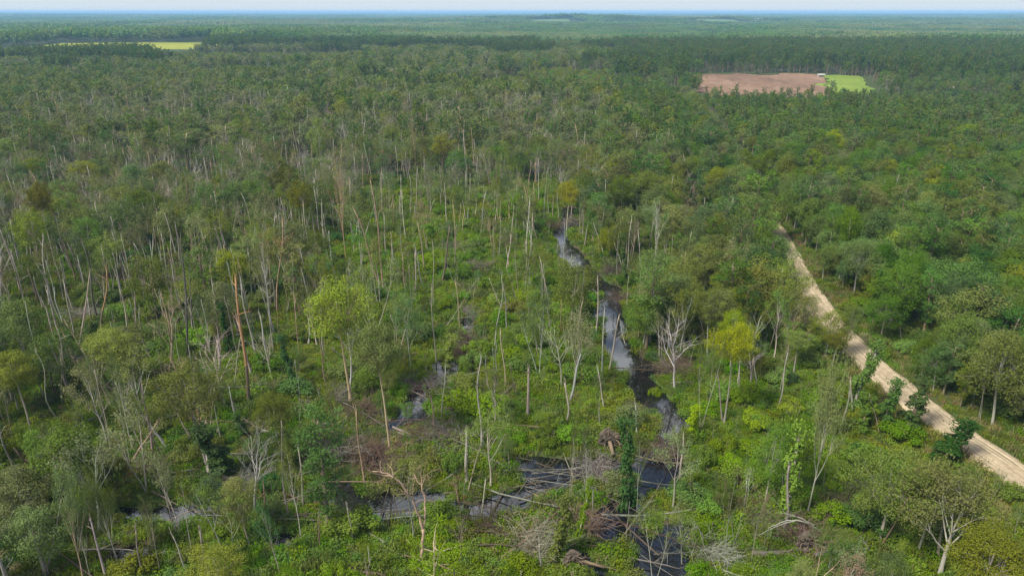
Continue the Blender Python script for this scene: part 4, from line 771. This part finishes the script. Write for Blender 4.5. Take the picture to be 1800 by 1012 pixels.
def d_bare(px, py, x, y):
    o, se, rr, lb = masks(px, py, x, y); d = np.where((px < 620), .6, .25); d = np.where((px < 480) & (py < 500), 1, d); d = np.where(o, .12, d); d = np.where(se | lb, .05, d); return np.where(rr, .012, d)
def d_pine(px, py, x, y):
    o, se, rr, lb = masks(px, py, x, y); d = np.where((px < 560) & (py < 560), .14, .08); d = np.where(py < 340, .25, d); d = np.where((px > 1040) & (py < 640), .35, d); d = np.where(o | se | lb, 0, d); return np.where(rr, .6, d)
def d_cyp(px, py, x, y):
    o, se, rr, lb = masks(px, py, x, y); d = np.where(o | lb, .03, .14); return np.where(rr, .10, np.where(py > 820, .05, d))
def d_shrub(px, py, x, y):
    o, se, rr, lb = masks(px, py, x, y); d = np.full(px.shape, .35); d = np.where(o, .35, d); d = np.where(se, .75, d); d = np.where(lb, .08, d); d = np.where(py > 880, .5, d); return np.where(rr, .35, d)
fill('snag', 4.8, d_snag, 21, 5.5, .2, 262)
fill('wispy', 4.5, d_wisp, 22, 6, .6, 262)
fill('broad', 4.6, d_broad, 23, 4.4, .6, 262)
fill('bare', 7.0, d_bare, 24, 6, .4, 262)
fill('pine', 6.5, d_pine, 25, 5.0, 1.2, 300)
fill('cyp', 10, d_cyp, 26, 7, 0, 290)
fill('shrub', 3.6, d_shrub, 27, 3.8, .7, 230)
fill('vine', 15, lambda px, py, x, y: np.where(in_poly(px, py, OPEN), .12, .35), 28, 6, .4, 230)
_r = np.random.default_rng(55); _y = np.r_[np.arange(166, 430, 2.6), np.arange(108, 150, 7.5)]; _far = _y > 150
_x = np.interp(_y, [p[1] for p in ROAD], [p[0] for p in ROAD]) - 4.2 - _r.random(len(_y)) * np.where(_far, 6, 4); _p = proj(_x, _y, 0 * _y)
FILL['broad'] = [np.r_[a, c] for a, c in zip(FILL['broad'], (_x, _y, *_p))]
fill('sapling', 4.2, lambda px, py, x, y: np.where(right_of_road(x, y), .12, np.where(in_poly(px, py, OPEN), .55, np.where(in_poly(px, py, SOUTHEAST), .6, .6))), 29, 5.6, .1, 190)
STUFF = {}                                                 # name -> list of (x, y, z, sx, sz, rot, variant)
def stuff_add(nm, *row): STUFF.setdefault(nm, []).append(row)
def pick(r, items, p): return items[int(r.choice(len(items), p=np.array(p) / sum(p)))]
LIMIT = dict(snag=140, wispy=250, broad=240, bare=90, pine=260, cyp=70, shrub=230, vine=40, sapling=200)
def leafc_for(kind, px, py, x, y, r):
    rr = bool(right_of_road(np.array([x]), np.array([y]))[0]); o = bool(in_poly(np.array([px]), np.array([py]), OPEN)[0]); se = bool(in_poly(np.array([px]), np.array([py]), SOUTHEAST)[0])
    if kind == 'sapling': return pick(r, ['bright', 'mid', 'grey', 'olive', 'yel', 'blue'], [.25, .25, .22, .16, .06, .06])
    if kind == 'wispy': return pick(r, ['grey', 'sage', 'olive', 'blue', 'yel', 'brown', 'mid'], [.3, .34 if px < 700 else .1, .14, .08, .05, .06, .08])
    if kind == 'broad':
        if rr: return pick(r, ['mid', 'olive', 'grey', 'yel', 'dark', 'blue'], [.62, .12, .09, .03, .11, .03])
        return pick(r, ['grey', 'mid', 'olive', 'dark', 'yel', 'blue'], [.3, .25, .2, .12, .05, .08])
    if kind == 'shrub': return pick(r, ['bright', 'mid', 'olive', 'dark', 'lime'], [.6, .2, .1, .03, .07]) if (o or se or py > 880) else pick(r, ['mid', 'grey', 'bright', 'olive', 'dark'], [.35, .15, .2, .2, .1])
    if kind == 'pine': return pick(r, ['pine', 'olive', 'mid', 'dark'], [.5, .2, .15, .15])
    if kind == 'cyp': return pick(r, ['yel', 'olive', 'gold', 'mid'], [.3, .45, .1, .15])
    return pick(r, ['dark', 'mid'], [.6, .4])
rf = np.random.default_rng(77)
for kind, (X, Y, PX, PY) in FILL.items():
    order = np.argsort(np.hypot(X, Y)); n = 0
    for i in order:
        x, y, px, py = float(X[i]), float(Y[i]), float(PX[i]), float(PY[i]); rr = bool(right_of_road(np.array([x]), np.array([y]))[0])
        inside = bool(in_view(np.array([x]), np.array([y]), np.array([8.]))[0]) and y > 50
        lc = leafc_for(kind, px, py, x, y, rf); bc = pick(rf, ['grey', 'pale', 'tan', 'brown'], [.42, .38, .1, .1])
        near_road = poly_dist(np.array([x]), np.array([y]), ROAD)[0] < 9
        h = {'snag': 4.5 + 9 * rf.random() ** 1.2, 'wispy': 9 + 6 * rf.random(), 'broad': (8 + 5.5 * rf.random()) if rr else (7.5 + 6.5 * rf.random()), 'bare': 8 + 7 * rf.random(), 'pine': (12 + 6 * rf.random()) if not rr else 9 + 6 * rf.random(), 'cyp': 10 + 5 * rf.random(), 'shrub': 1.6 + 2.2 * rf.random(), 'sapling': 3 + 3.2 * rf.random(), 'vine': 5 + 6 * rf.random()}[kind]
        if near_road and kind in ('broad', 'wispy', 'pine', 'cyp') and y < 150: h *= .68
        if y < 60 and kind not in ('snag', 'shrub', 'sapling'): h *= .7
        if inside and n < LIMIT[kind]:
            n += 1; sp = y < 125
            hw = 'tall' if h > {'wispy': 12.8, 'broad': 10, 'bare': 12.5, 'pine': 15, 'cyp': 13, 'shrub': 3, 'vine': 9, 'snag': 99, 'sapling': 5}[kind] else ''
            if kind == 'snag':
                z = gh1(x, y); base = np.array((x, y, z)); ln = rf.normal(size=2) * (.05 + .16 * rf.random() ** 3); top = base + np.array((ln[0] * h, ln[1] * h, h))
                snag_between(base, top, (.06 + .16 * rf.random() ** 2), bc, int(rf.integers(0, 7)), .012 + .03 * rf.random(), taper=.3 + .35 * rf.random())
            elif kind == 'wispy': put_tree('swamp_tree', 'tree', WISPY[n % 6], x, y, h, lc, pick(rf, ['pale', 'grey', 'tan'], [.5, .4, .1]), 'leafy trees of the swamp', (hw + ' ' + LEAFW[lc] + ' thin-leaved swamp tree').strip(), split=sp)
            elif kind == 'broad': put_tree('broadleaf_tree', 'tree', BROAD[n % 6], x, y, h, lc, 'grey', 'leafy trees of the swamp' if not rr else 'dense trees beyond the road', (hw + ' ' + LEAFW[lc] + ' bushy broadleaf tree').strip(), split=sp, wd=h * (.27 + .12 * rf.random()) if rr else None)
            elif kind == 'bare': put_tree('bare_tree', 'dead tree', BARE[n % 6], x, y, h, 'grey', bc, 'bare dead trees', (hw + ' ' + BARKW[bc] + ' bare branching dead tree').strip(), split=sp)
            elif kind == 'pine': put_tree('pine_tree', 'tree', (YPINE if rr or px > 1040 or y < 130 else PINE)[n % 3], x, y, h, lc, 'brown', 'pines', (hw + ' ' + LEAFW[lc] + ' pine').strip(), split=True)
            elif kind == 'cyp': put_tree('cypress_tree', 'tree', CYP[n % 4], x, y, h, lc, 'grey', 'cypress trees', (hw + ' ' + LEAFW[lc] + ' feathery cypress').strip(), split=sp)
            elif kind == 'shrub': put_tree('shrub', 'shrub', SHRUB[n % 5], x, y, h, lc, 'brown', 'shrubs', (hw + ' ' + LEAFW[lc] + ' rounded shrub').strip(), wd=h * (.7 + .4 * rf.random()))
            elif kind == 'sapling': put_tree('sapling', 'tree', (WISPY + BROAD[:2])[n % 8], x, y, h, lc, 'grey', 'saplings', (hw + ' ' + LEAFW[lc] + ' sapling').strip(), split=False, wd=h * (.22 + .1 * rf.random()))
            elif kind == 'vine': put_tree('vine_clad_trunk', 'tree', VINE[n % 3], x, y, h, lc, 'brown', 'vine-smothered trunks', (hw + ' ' + LEAFW[lc] + ' vine-smothered trunk').strip(), wd=.9 + .5 * rf.random())
        else: stuff_add({'snag': 'dead', 'bare': 'dead', 'pine': 'pine', 'shrub': 'shrub'}.get(kind, 'wood'), x, y, gh1(x, y), h, kind, lc)

# ------------------------------------------------------------------ stuff: instanced masses
def points_object(name, rows, protos, label, cat):
    """rows: (x, y, z, sx, sz, rot, variant); protos: list of meshes"""
    A = np.array(rows, float); coll = bpy.data.collections.new(name + '_kinds')
    for i, me in enumerate(protos): coll.objects.link(bpy.data.objects.new(f'{name}_kind_{i:02d}', me))
    me = bpy.data.meshes.new(name); me.vertices.add(len(A)); me.vertices.foreach_set('co', A[:, :3].astype(np.float32).ravel())
    at = me.attributes.new('stretch', 'FLOAT_VECTOR', 'POINT'); at.data.foreach_set('vector', np.stack([A[:, 3], A[:, 3], A[:, 4]], 1).astype(np.float32).ravel())
    at = me.attributes.new('turn', 'FLOAT_VECTOR', 'POINT'); at.data.foreach_set('vector', np.stack([0 * A[:, 5], 0 * A[:, 5], A[:, 5]], 1).astype(np.float32).ravel())
    at = me.attributes.new('variant', 'INT', 'POINT'); at.data.foreach_set('value', A[:, 6].astype(np.int32))
    me.update(); o = structure(name, me, label, cat, 'stuff')
    g = bpy.data.node_groups.new(name, 'GeometryNodeTree'); g.interface.new_socket('Geometry', in_out='INPUT', socket_type='NodeSocketGeometry'); g.interface.new_socket('Geometry', in_out='OUTPUT', socket_type='NodeSocketGeometry')
    gi, go = g.nodes.new('NodeGroupInput'), g.nodes.new('NodeGroupOutput'); ci = g.nodes.new('GeometryNodeCollectionInfo'); ci.inputs['Collection'].default_value = coll; ci.inputs['Separate Children'].default_value = True; ci.inputs['Reset Children'].default_value = True
    ip = g.nodes.new('GeometryNodeInstanceOnPoints'); ip.inputs['Pick Instance'].default_value = True
    def na(nm, t):
        a = g.nodes.new('GeometryNodeInputNamedAttribute'); a.data_type = t; a.inputs['Name'].default_value = nm; return a.outputs[0]
    L = g.links.new; L(gi.outputs[0], ip.inputs['Points']); L(ci.outputs[0], ip.inputs['Instance']); L(na('variant', 'INT'), ip.inputs['Instance Index']); L(na('stretch', 'FLOAT_VECTOR'), ip.inputs['Scale'])
    er = g.nodes.new('FunctionNodeEulerToRotation'); L(na('turn', 'FLOAT_VECTOR'), er.inputs[0]); L(er.outputs[0], ip.inputs['Rotation']); L(ip.outputs[0], go.inputs[0])
    md = o.modifiers.new('scatter', 'NODES'); md.node_group = g; return o
BK = {k: bark_mat('bark_' + k, BARKS[k]) for k in ('grey', 'pale', 'tan', 'brown')}
LM = {k: leaf_mat('leaf_' + k, LEAFC[k], .05, .42, .35) for k in LEAFC}
MESHC = {}
def whole(pr, leafc, bark='grey'):
    key = (id(pr), leafc, bark)
    if key not in MESHC: MESHC[key] = pr.whole.mesh('wood', BK[bark], LM[leafc])
    return MESHC[key]
SN = []                                                    # anonymous dead trunks for the mass
for i in range(5):
    rng = np.random.default_rng(60 + i); T, Ls = snag_parts(np.zeros(3), np.array((rng.normal() * .6, rng.normal() * .6, 10.)), .115, rng, 4, .02)
    for l in Ls: T.merge(l)
    p_ = Proto(T, [], None, 10, 1, 'snag'); SN.append(p_)
def to_rows(src, table):
    """src rows (x,y,z,h,kind,leaf) -> instance rows and mesh list"""
    meshes, idx, rows = [], {}, []
    for x, y, z, h, kind, lc in src:
        Ls = table[kind]; pr = Ls[int(rf.integers(len(Ls)))]; bk = pick(rf, ['grey', 'pale', 'tan', 'brown'], [.45, .3, .12, .13]) if kind in ('snag', 'bare') else {'pine': 'brown', 'shrub': 'brown'}.get(kind, 'grey')
        me = whole(pr, 'grey' if kind in ('snag', 'bare') else lc, bk)
        if me.name not in idx: idx[me.name] = len(meshes); meshes.append(me)
        s = h / pr.h; rows.append((x, y, z, s * (.85 + .3 * rf.random()), s, rf.random() * 6.28, idx[me.name]))
    return rows, meshes

# mid-distance trees (262 m to 1100 m): lighter prototypes, colours by district
def lod(pr_fn): return pr_fn
CFG_L = dict(wob=.13, up=.05, lv=1, ch=[3], ang=.7, lr=.5)
FB = [lobed_tree(900 + i, 11, 2.6, 3.8, 30, 1.25, 46, .52, 'far_broadleaf', .8) for i in range(3)]
FW = [limb_tree(920 + i, 15, 8.2, .05, 9, .6, 4.4, dict(CFG_L, lv=2, ch=[3, 3], ang=.5), dict(nleaf=16, rad=1.0, size=.45, squash=1.0, drop=.06), r0=.16, name='far_wispy', limb_lo=.45) for i in range(3)]
FP = [pine(940 + i, 20, .40 + .06 * i, 3.2, .62, needle=.8) for i in range(3)]
FD = BARE[:3]
TABLE_NEAR = dict(wispy=WISPY, broad=BROAD, cyp=CYP, vine=VINE, sapling=WISPY, snag=SN, bare=BARE, pine=PINE + YPINE, shrub=SHRUB)
TABLE_FAR = dict(wispy=FW, broad=FB, cyp=FW, pine=FP, snag=SN, bare=FD, vine=FB, shrub=SHRUB)
def district(px, py, x, y):
    """kind, leaf colour, height for the wood beyond the swamp"""
    n1 = vnoise(x, y, 60, 9); n2 = vnoise(x, y, 22, 12); r = rf.random()
    if px < 1060 and y < 330 + 170 * vnoise(x, y, 70, 44):
        if r < .22: return None
        if r < .60: return ('wispy', pick(rf, ['sage', 'grey', 'olive', 'yel', 'mid'], [.4, .3, .14, .08, .08]), 11 + 4 * rf.random())
        if r < .74: return ('bare', 'grey', 11 + 5 * rf.random())
        if r < .90: return ('snag', 'grey', 7 + 8 * rf.random())
        return ('broad', pick(rf, ['grey', 'mid', 'olive', 'sage'], [.3, .3, .2, .2]), 8 + 4 * rf.random()) if r < .96 else ('pine', 'pine', 15 + 3 * rf.random())
    if px < 620 and y > 300 and y < 620 and px < 560 + 120 * (n1 - .5):       # even olive plantation on the left
        return ('broad', pick(rf, ['olive', 'grey', 'sage', 'mid'], [.45, .25, .15, .15]), 10 + 4 * rf.random()) if r < .86 else ('pine', 'pine', 15)
    if px > 1080 and x > 60:                                # the dark green right side
        if y > 560: return ('pine', pick(rf, ['pine', 'dark', 'mid', 'olive'], [.5, .2, .2, .1]), 15 + 6 * rf.random()) if r < .7 else ('broad', 'mid', 12)
        return ('broad', pick(rf, ['mid', 'blue', 'dark', 'grey', 'olive', 'yel'], [.55, .05, .15, .09, .12, .04]), 8 + 4 * rf.random()) if r < .7 else ('pine', pick(rf, ['pine', 'mid'], [.6, .4]), 11 + 5 * rf.random())
    st_ = vnoise(x, y, 130, 19)
    if y > 480 and st_ < .27: return ('broad', pick(rf, ['yel', 'bright', 'olive'], [.4, .2, .4]), 5 + 3 * rf.random())
    if n1 > .74 or y > 800 and n1 > .6: return ('pine', pick(rf, ['pine', 'dark', 'mid'], [.5, .3, .2]), 16 + 6 * rf.random())
    if r < .62: return ('wispy' if rf.random() < .55 else 'broad', pick(rf, ['grey', 'sage', 'olive', 'yel', 'mid', 'blue'], [.27, .27, .2, .13, .09, .04]), 11 + 5 * rf.random())
    if r < .74: return ('bare', 'grey', 12 + 4 * rf.random())
    if r < .80: return ('snag', 'grey', 8 + 6 * rf.random())
    if r < .86: return ('pine', pick(rf, ['pine', 'mid', 'dark'], [.5, .25, .25]), 15 + 5 * rf.random())
    return ('broad', pick(rf, ['mid', 'dark', 'olive'], [.5, .2, .3]), 10 + 5 * rf.random())
FARSRC = {'wood': [], 'pine': [], 'dead': []}
for (ya, yb, st) in ((258, 480, 5.2), (480, 1150, 7.0)):
    r = np.random.default_rng(int(ya)); X, Y = np.meshgrid(np.arange(-yb * .82 - 40, yb * .82 + 40, st), np.arange(ya, yb, st)); X = X.ravel() + r.random(X.size) * st * 1.1; Y = Y.ravel() + r.random(Y.size) * st * 1.1
    k = wedge(X, Y, 20) & ~blocked(X, Y, 6, 99 if False else -.3); X, Y = X[k], Y[k]; Z = gh(X, Y); PX, PY = proj(X, Y, 0 * X)
    for x, y, z, px, py in zip(X, Y, Z, PX, PY):
        dd_ = district(px, py, x, y)
        if dd_ is None: continue
        kind, lc, h = dd_
        if 400 < y < 500 and 100 < x < 322: h *= .3 + .5 * rf.random() ** 1.6
        if -880 < x < -420 and 880 < y < 1060: h *= .6
        FARSRC[{'pine': 'pine', 'snag': 'dead', 'bare': 'dead'}.get(kind, 'wood')].append((x, y, z, h, kind, lc))
for nm, name, label in (('wood', 'leafy_woodland', 'unbroken leafy woodland spreading behind and around the swamp'), ('pine', 'pine_woodland', 'dark pines massed through the farther woodland'), ('dead', 'dead_timber', 'grey dead timber scattered through the farther woodland')):
    near = STUFF.get(nm, []); rows1, m1 = to_rows(near, TABLE_NEAR); rows2, m2 = to_rows(FARSRC[nm], TABLE_FAR)
    rows = rows1 + [(*q[:6], q[6] + len(m1)) for q in rows2]
    if rows: points_object(name, rows, m1 + m2, label, 'forest')
if STUFF.get('shrub'):
    rows, ms = to_rows(STUFF['shrub'], TABLE_NEAR); points_object('shrubbery', rows, ms, 'mass of green shrubs filling the ground between the trees', 'shrubs')

# undergrowth: low leafy cover
def tuft(seed, n, r, h, size, el):
    rng = np.random.default_rng(seed); b = B(); o = rng.normal(size=(n, 3)); p = unit(o) * rng.random((n, 1)) ** .5 * (r, r, h); p[:, 2] = np.abs(p[:, 2]); p += rng.normal(size=(n, 3)) * .05; leaves(b, p, size, rng, 0, el, .35); return b
def grass_tuft(seed, n, r, h):
    rng = np.random.default_rng(seed); b = B()
    for _ in range(n):
        a = rng.random() * 6.28; p = np.array((rng.normal() * r, rng.normal() * r, 0)); d = np.array((math.cos(a) * .4, math.sin(a) * .4, 1)); s = np.array((-math.sin(a), math.cos(a), 0)) * .035; L = h * (.6 + .6 * rng.random()); m_ = p + d * L * .6; e = m_ + np.array((d[0] * 1.6, d[1] * 1.6, .7)) * L * .4
        b.add([p - s, p + s, m_ + s * .8, m_ - s * .8], [(0, 1, 2, 3)]); b.add([m_ - s * .8, m_ + s * .8, e, e], [(0, 1, 2, 3)])
    return b
UG = {k: leaf_mat('undergrowth_' + k, c, .05, .4, .3, patch=.06) for k, c in dict(bright=(.106, .172, .008), mid=(.070, .122, .012), olive=(.105, .13, .019), grass=(.115, .15, .022), dry=(.18, .155, .06)).items()}
UM = []
for k in ('bright', 'mid', 'olive'):
    for i in range(3): UM.append(tuft(30 + i, 230, .85, .62, .17, .55).mesh('tuft', UG[k]))
for k in ('grass', 'dry'):
    for i in range(2): UM.append(grass_tuft(50 + i, 60, .35, .7).mesh('grass_tuft', UG[k]))
r = np.random.default_rng(31); rows = []
for ya, yb, st in ((44, 110, .8), (110, 170, 1.0), (170, 250, 1.6)):
    X, Y = np.meshgrid(np.arange(-yb * .8 - 16, yb * .8 + 16, st), np.arange(ya, yb, st)); X = X.ravel() + r.random(X.size) * st * 1.2; Y = Y.ravel() + r.random(Y.size) * st * 1.2
    k = wedge(X, Y, 4) & (poly_dist(X, Y, ROAD) > 3.0) & (chan_r(X, Y) > .35); X, Y = X[k], Y[k]; PX, PY = proj(X, Y, 0 * X); o, se, rr, lb = masks(PX, PY, X, Y); Z = gh(X, Y); rd = poly_dist(X, Y, ROAD); cn = vnoise(X, Y, 7, 21); cr_ = chan_r(X, Y)
    for x, y, z, oo, s_, q, l_, d, c_, py, cc in zip(X, Y, Z, o, se, rr, lb, rd, cn, PY, cr_):
        if l_ and c_ < .42: 
            if r.random() < .5: rows.append((x, y, z - .02, .7 + .5 * r.random(), .5, r.random() * 6.28, 9 + int(r.integers(4))))
            continue
        u = r.random()
        if d < 8: v = 9 + int(r.integers(4)) if u < .6 else int(r.integers(9))
        elif oo or s_ or py > 900: v = int(r.integers(3)) if u < .55 else 3 + int(r.integers(6)) if u < .8 else 9 + int(r.integers(2))
        else: v = int(r.integers(3)) if u < .28 else 3 + int(r.integers(6)) if u < .95 else 9 + int(r.integers(4))
        s = (.75 + .7 * r.random()) * (1 + .7 * (c_ - .4)) * (st / .95) ** .6 * (.9 if d < 8 else 1.05); rows.append((x, y, z - .05, s, s * (.6 + 1.3 * r.random() ** 1.5), r.random() * 6.28, v))
points_object('undergrowth', rows, UM, 'bright green ferns, vines and grass covering the swamp floor', 'undergrowth')

# far forest to the horizon: patches of low canopy
def canopy_patch(seed, size, n, hmean, leaf, nl, lsz, trunk=True):
    rng = np.random.default_rng(seed); b = B()
    for i in range(n):
        x, y = (rng.random(2) - .5) * size; h = hmean * (.7 + .5 * rng.random()); w_ = h * (.22 + .1 * rng.random())
        o = unit(rng.normal(size=(nl, 3))) * rng.random((nl, 1)) ** .4 * (w_, w_, h * .3); leaves(b, o + (x, y, h * .68), lsz, rng, 0, .75, .3, out=unit(o))
    return b
PM = []
for k, c in (('pine', LEAFC['pine']), ('mid', LEAFC['mid']), ('grey', LEAFC['grey']), ('dark', LEAFC['dark'])):
    m_ = leaf_mat('far_canopy_' + k, tuple(q * 1.25 for q in c), .06, .6, .35)
    for i in range(2): PM.append(canopy_patch(70 + i, 60, 62, 18 if k in ('pine', 'dark') else 14, m_, 42, 2.3).mesh('canopy', m_))
rows = []; r = np.random.default_rng(41)
for ya, yb, st, sc in ((1140, 2600, 52, 1.0), (2600, 7000, 95, 1.9), (7000, 26500, 300, 6.0)):
    X, Y = np.meshgrid(np.arange(-yb * .8, yb * .8, st), np.arange(ya, yb, st)); X = X.ravel() + (r.random(X.size) - .5) * st * .5; Y = Y.ravel() + (r.random(Y.size) - .5) * st * .5
    k = (np.abs(X) < Y * .77 + 100) & (np.abs(X) < 25500)
    for a, c, d, e in FIELDS: k &= ~((X > a - 28) & (X < c + 28) & (Y > d - 28) & (Y < e + 28))
    X, Y = X[k], Y[k]; Z = gh(X, Y); n1 = vnoise(X, Y * .8, 420, 33) * .65 + vnoise(X, Y, 150, 35) * .35; u = r.random(len(X))
    hv = .45 + .9 * np.clip(vnoise(X, Y * .7, 380, 37) * 1.4 - .2, 0, 1)
    for x, y, z, n_, u_, h_ in zip(X, Y, Z, n1, u, hv):
        pal = n_ < .47 and y < 4200
        kk = (2 if u_ < .8 else 1) if pal else (0 if u_ < .45 else 3 if u_ < .6 else 1)
        rows.append((x, y, z - 1, sc, h_, r.random() * 6.28, kk * 2 + int(r.integers(2))))
points_object('far_forest', rows, PM, 'endless blue-green forest stretching to the flat horizon', 'forest')

# haze: one closed box of even, thin air around everything
b = B(); box(b, -26600, 26600, -900, 28300, -2.6, 64); hz = b.mesh('haze', None) if False else b.mesh('haze')
m, n, o = mat('haze_air'); pv = N(n, 'ShaderNodeVolumePrincipled'); pv.inputs['Color'].default_value = (.30, .55, .86, 1); pv.inputs['Density'].default_value = .00011; pv.inputs['Anisotropy'].default_value = .0
n.links.new(pv.outputs[0], o.inputs['Volume']); hz.materials.append(m)
structure('haze', hz, 'thin bluish haze hanging over the whole forest', 'haze', 'stuff')

# ------------------------------------------------------------------ labels: each thing told apart by its look and the landmark it is nearest to
MARKS = [(745, 925, 'the forked reddish dead tree'), (425, 600, 'the tall orange pine trunk'), (612, 545, 'the big golden cypress'), (1070, 760, 'the upturned root disc'), (1275, 610, 'the golden cypress by the creek'), (822, 800, 'the thick snag in the slough'),
    (1230, 465, 'the lime-green round tree'), (1000, 370, 'the blue patch of creek'), (1065, 500, 'the creek narrows'), (1120, 610, 'the black creek pool'), (1160, 720, 'the creek bend'), (1165, 820, 'the round pool'), (970, 835, 'the dark pool left of the bend'), (690, 885, 'the long slough'), (1040, 960, 'the bottom pool'),
    (400, 885, 'the black slough on the left'), (1400, 470, 'the far visible end of the road'), (1445, 530, 'the road behind the leafy branch'), (1540, 640, 'the open middle of the road'), (1640, 735, 'the road by the dark bushes'), (1770, 810, 'the road at the right edge'), (1650, 880, 'the spreading tree at lower right'),
    (1425, 640, 'the tall pale tree left of the road'), (1385, 870, 'the vine-topped pale snag'), (1400, 970, 'the big log at lower right'), (1420, 915, 'the arching white stems'), (1285, 900, 'the brown dead thicket'), (1105, 810, 'the dark vine column'), (928, 690, 'the thick broken snag'), (787, 610, 'the lime-green vine column'),
    (785, 645, 'the small middle pool'), (820, 560, 'the log-choked run'), (600, 800, 'the large brush tangle'), (500, 765, 'the long pale log'), (740, 770, 'the pair of crossed logs'), (360, 690, 'the yellow cypress on the left'), (395, 790, 'the dark vine column on the left'), (250, 780, 'the leaning tan trunk'), (180, 670, 'the pale spreading tree on the left'),
    (30, 650, 'the yellow cypress at the left edge'), (55, 385, 'the flat-topped golden cypress'), (30, 340, 'the grey bare crowns at left'), (160, 500, 'the twisted dark snag'), (182, 470, 'the red-brown dead pine'), (330, 530, 'the dark twin trunks'), (100, 545, 'the row of pale stumps'), (475, 500, 'the tall splintered trunk'), (535, 350, 'the yellow cypress in the dead wood'), (600, 370, 'the tallest bare trunk'),
    (660, 430, 'the bent tan trunks'), (745, 435, 'the split tan stub'), (785, 450, 'the thick brown snag'), (720, 440, 'the bright fern glade'), (865, 400, 'the flat grey tree by the glade'), (930, 380, 'the leaning trunk by the blue creek'), (1005, 335, 'the olive-gold cypress by the blue creek'), (1110, 320, 'the pair of yellow cypresses'), (1150, 430, 'the stand of pale stems'), (1243, 530, 'the golden tree below the lime one'),
    (1730, 660, 'the broad tree right of the road'), (1690, 480, 'the yellow tree in the right wood'), (1500, 470, 'the grey tree at the road end'), (1790, 500, 'the right edge of the wood'), (1600, 400, 'the middle of the right wood'), (1450, 330, 'the wood left of the right field'), (1300, 340, 'the pale gap in the trees'), (1330, 146, 'the ploughed field'), (1490, 150, 'the bright green field'), (1655, 152, 'the white house'), (1437, 135, 'the white shed'),
    (825, 205, 'the dark round-topped pine'), (565, 225, 'the lime tree in the far wood'), (733, 250, 'the lone tall dead trunk'), (330, 255, 'the twin-crowned pines'), (230, 82, 'the yellow field'), (770, 1000, 'the bright pine crown at the bottom'), (1740, 985, 'the golden crowns at bottom right'), (60, 940, 'the bottom left corner trees'), (284, 930, 'the white forked stem'), (495, 930, 'the grey-blue tree at the bottom'),
    (930, 950, 'the bleached fallen crown'), (1300, 700, 'the slope between creek and road'), (1560, 800, 'the shrubs below the road'), (1180, 560, 'the shrubs right of the creek'), (980, 640, 'the fern bank left of the creek'), (1740, 570, 'the upper right wood'), (560, 450, 'the pale trunk group'), (240, 420, 'the dead wood at upper left'), (420, 330, 'the olive wood above the dead trees'), (1650, 300, 'the far right wood')]
ORD = ['', 'second ', 'third ', 'fourth ', 'fifth ', 'sixth ', 'seventh ', 'eighth ', 'ninth ', 'tenth ', 'eleventh ', 'twelfth ', 'thirteenth ', 'fourteenth ', 'fifteenth ', 'sixteenth ', 'seventeenth ', 'eighteenth ', 'nineteenth ', 'twentieth ']
by = {}
for o, look, p in RECORD: by.setdefault(look, []).append((o, p))
MK = np.array([(a, c) for a, c, _ in MARKS], float)
for look, items in by.items():
    P = np.array([proj(*p) for _, p in items]); D = np.hypot(P[:, None, 0] - MK[None, :, 0], P[:, None, 1] - MK[None, :, 1])
    rank = np.argsort(np.argsort(D, axis=0), axis=0); used = set()
    for i, (o, p) in enumerate(items):
        j = int(np.argmin(rank[i] * 1000 + D[i])) if rank[i].min() > 0 or True else 0
        k = int(rank[i, j])
        o['label'] = f"{look}, {ORD[min(k, 19)]}nearest to {MARKS[j][2]}" if len(items) > 1 else f"{look} near {MARKS[int(np.argmin(D[i]))][2]}"
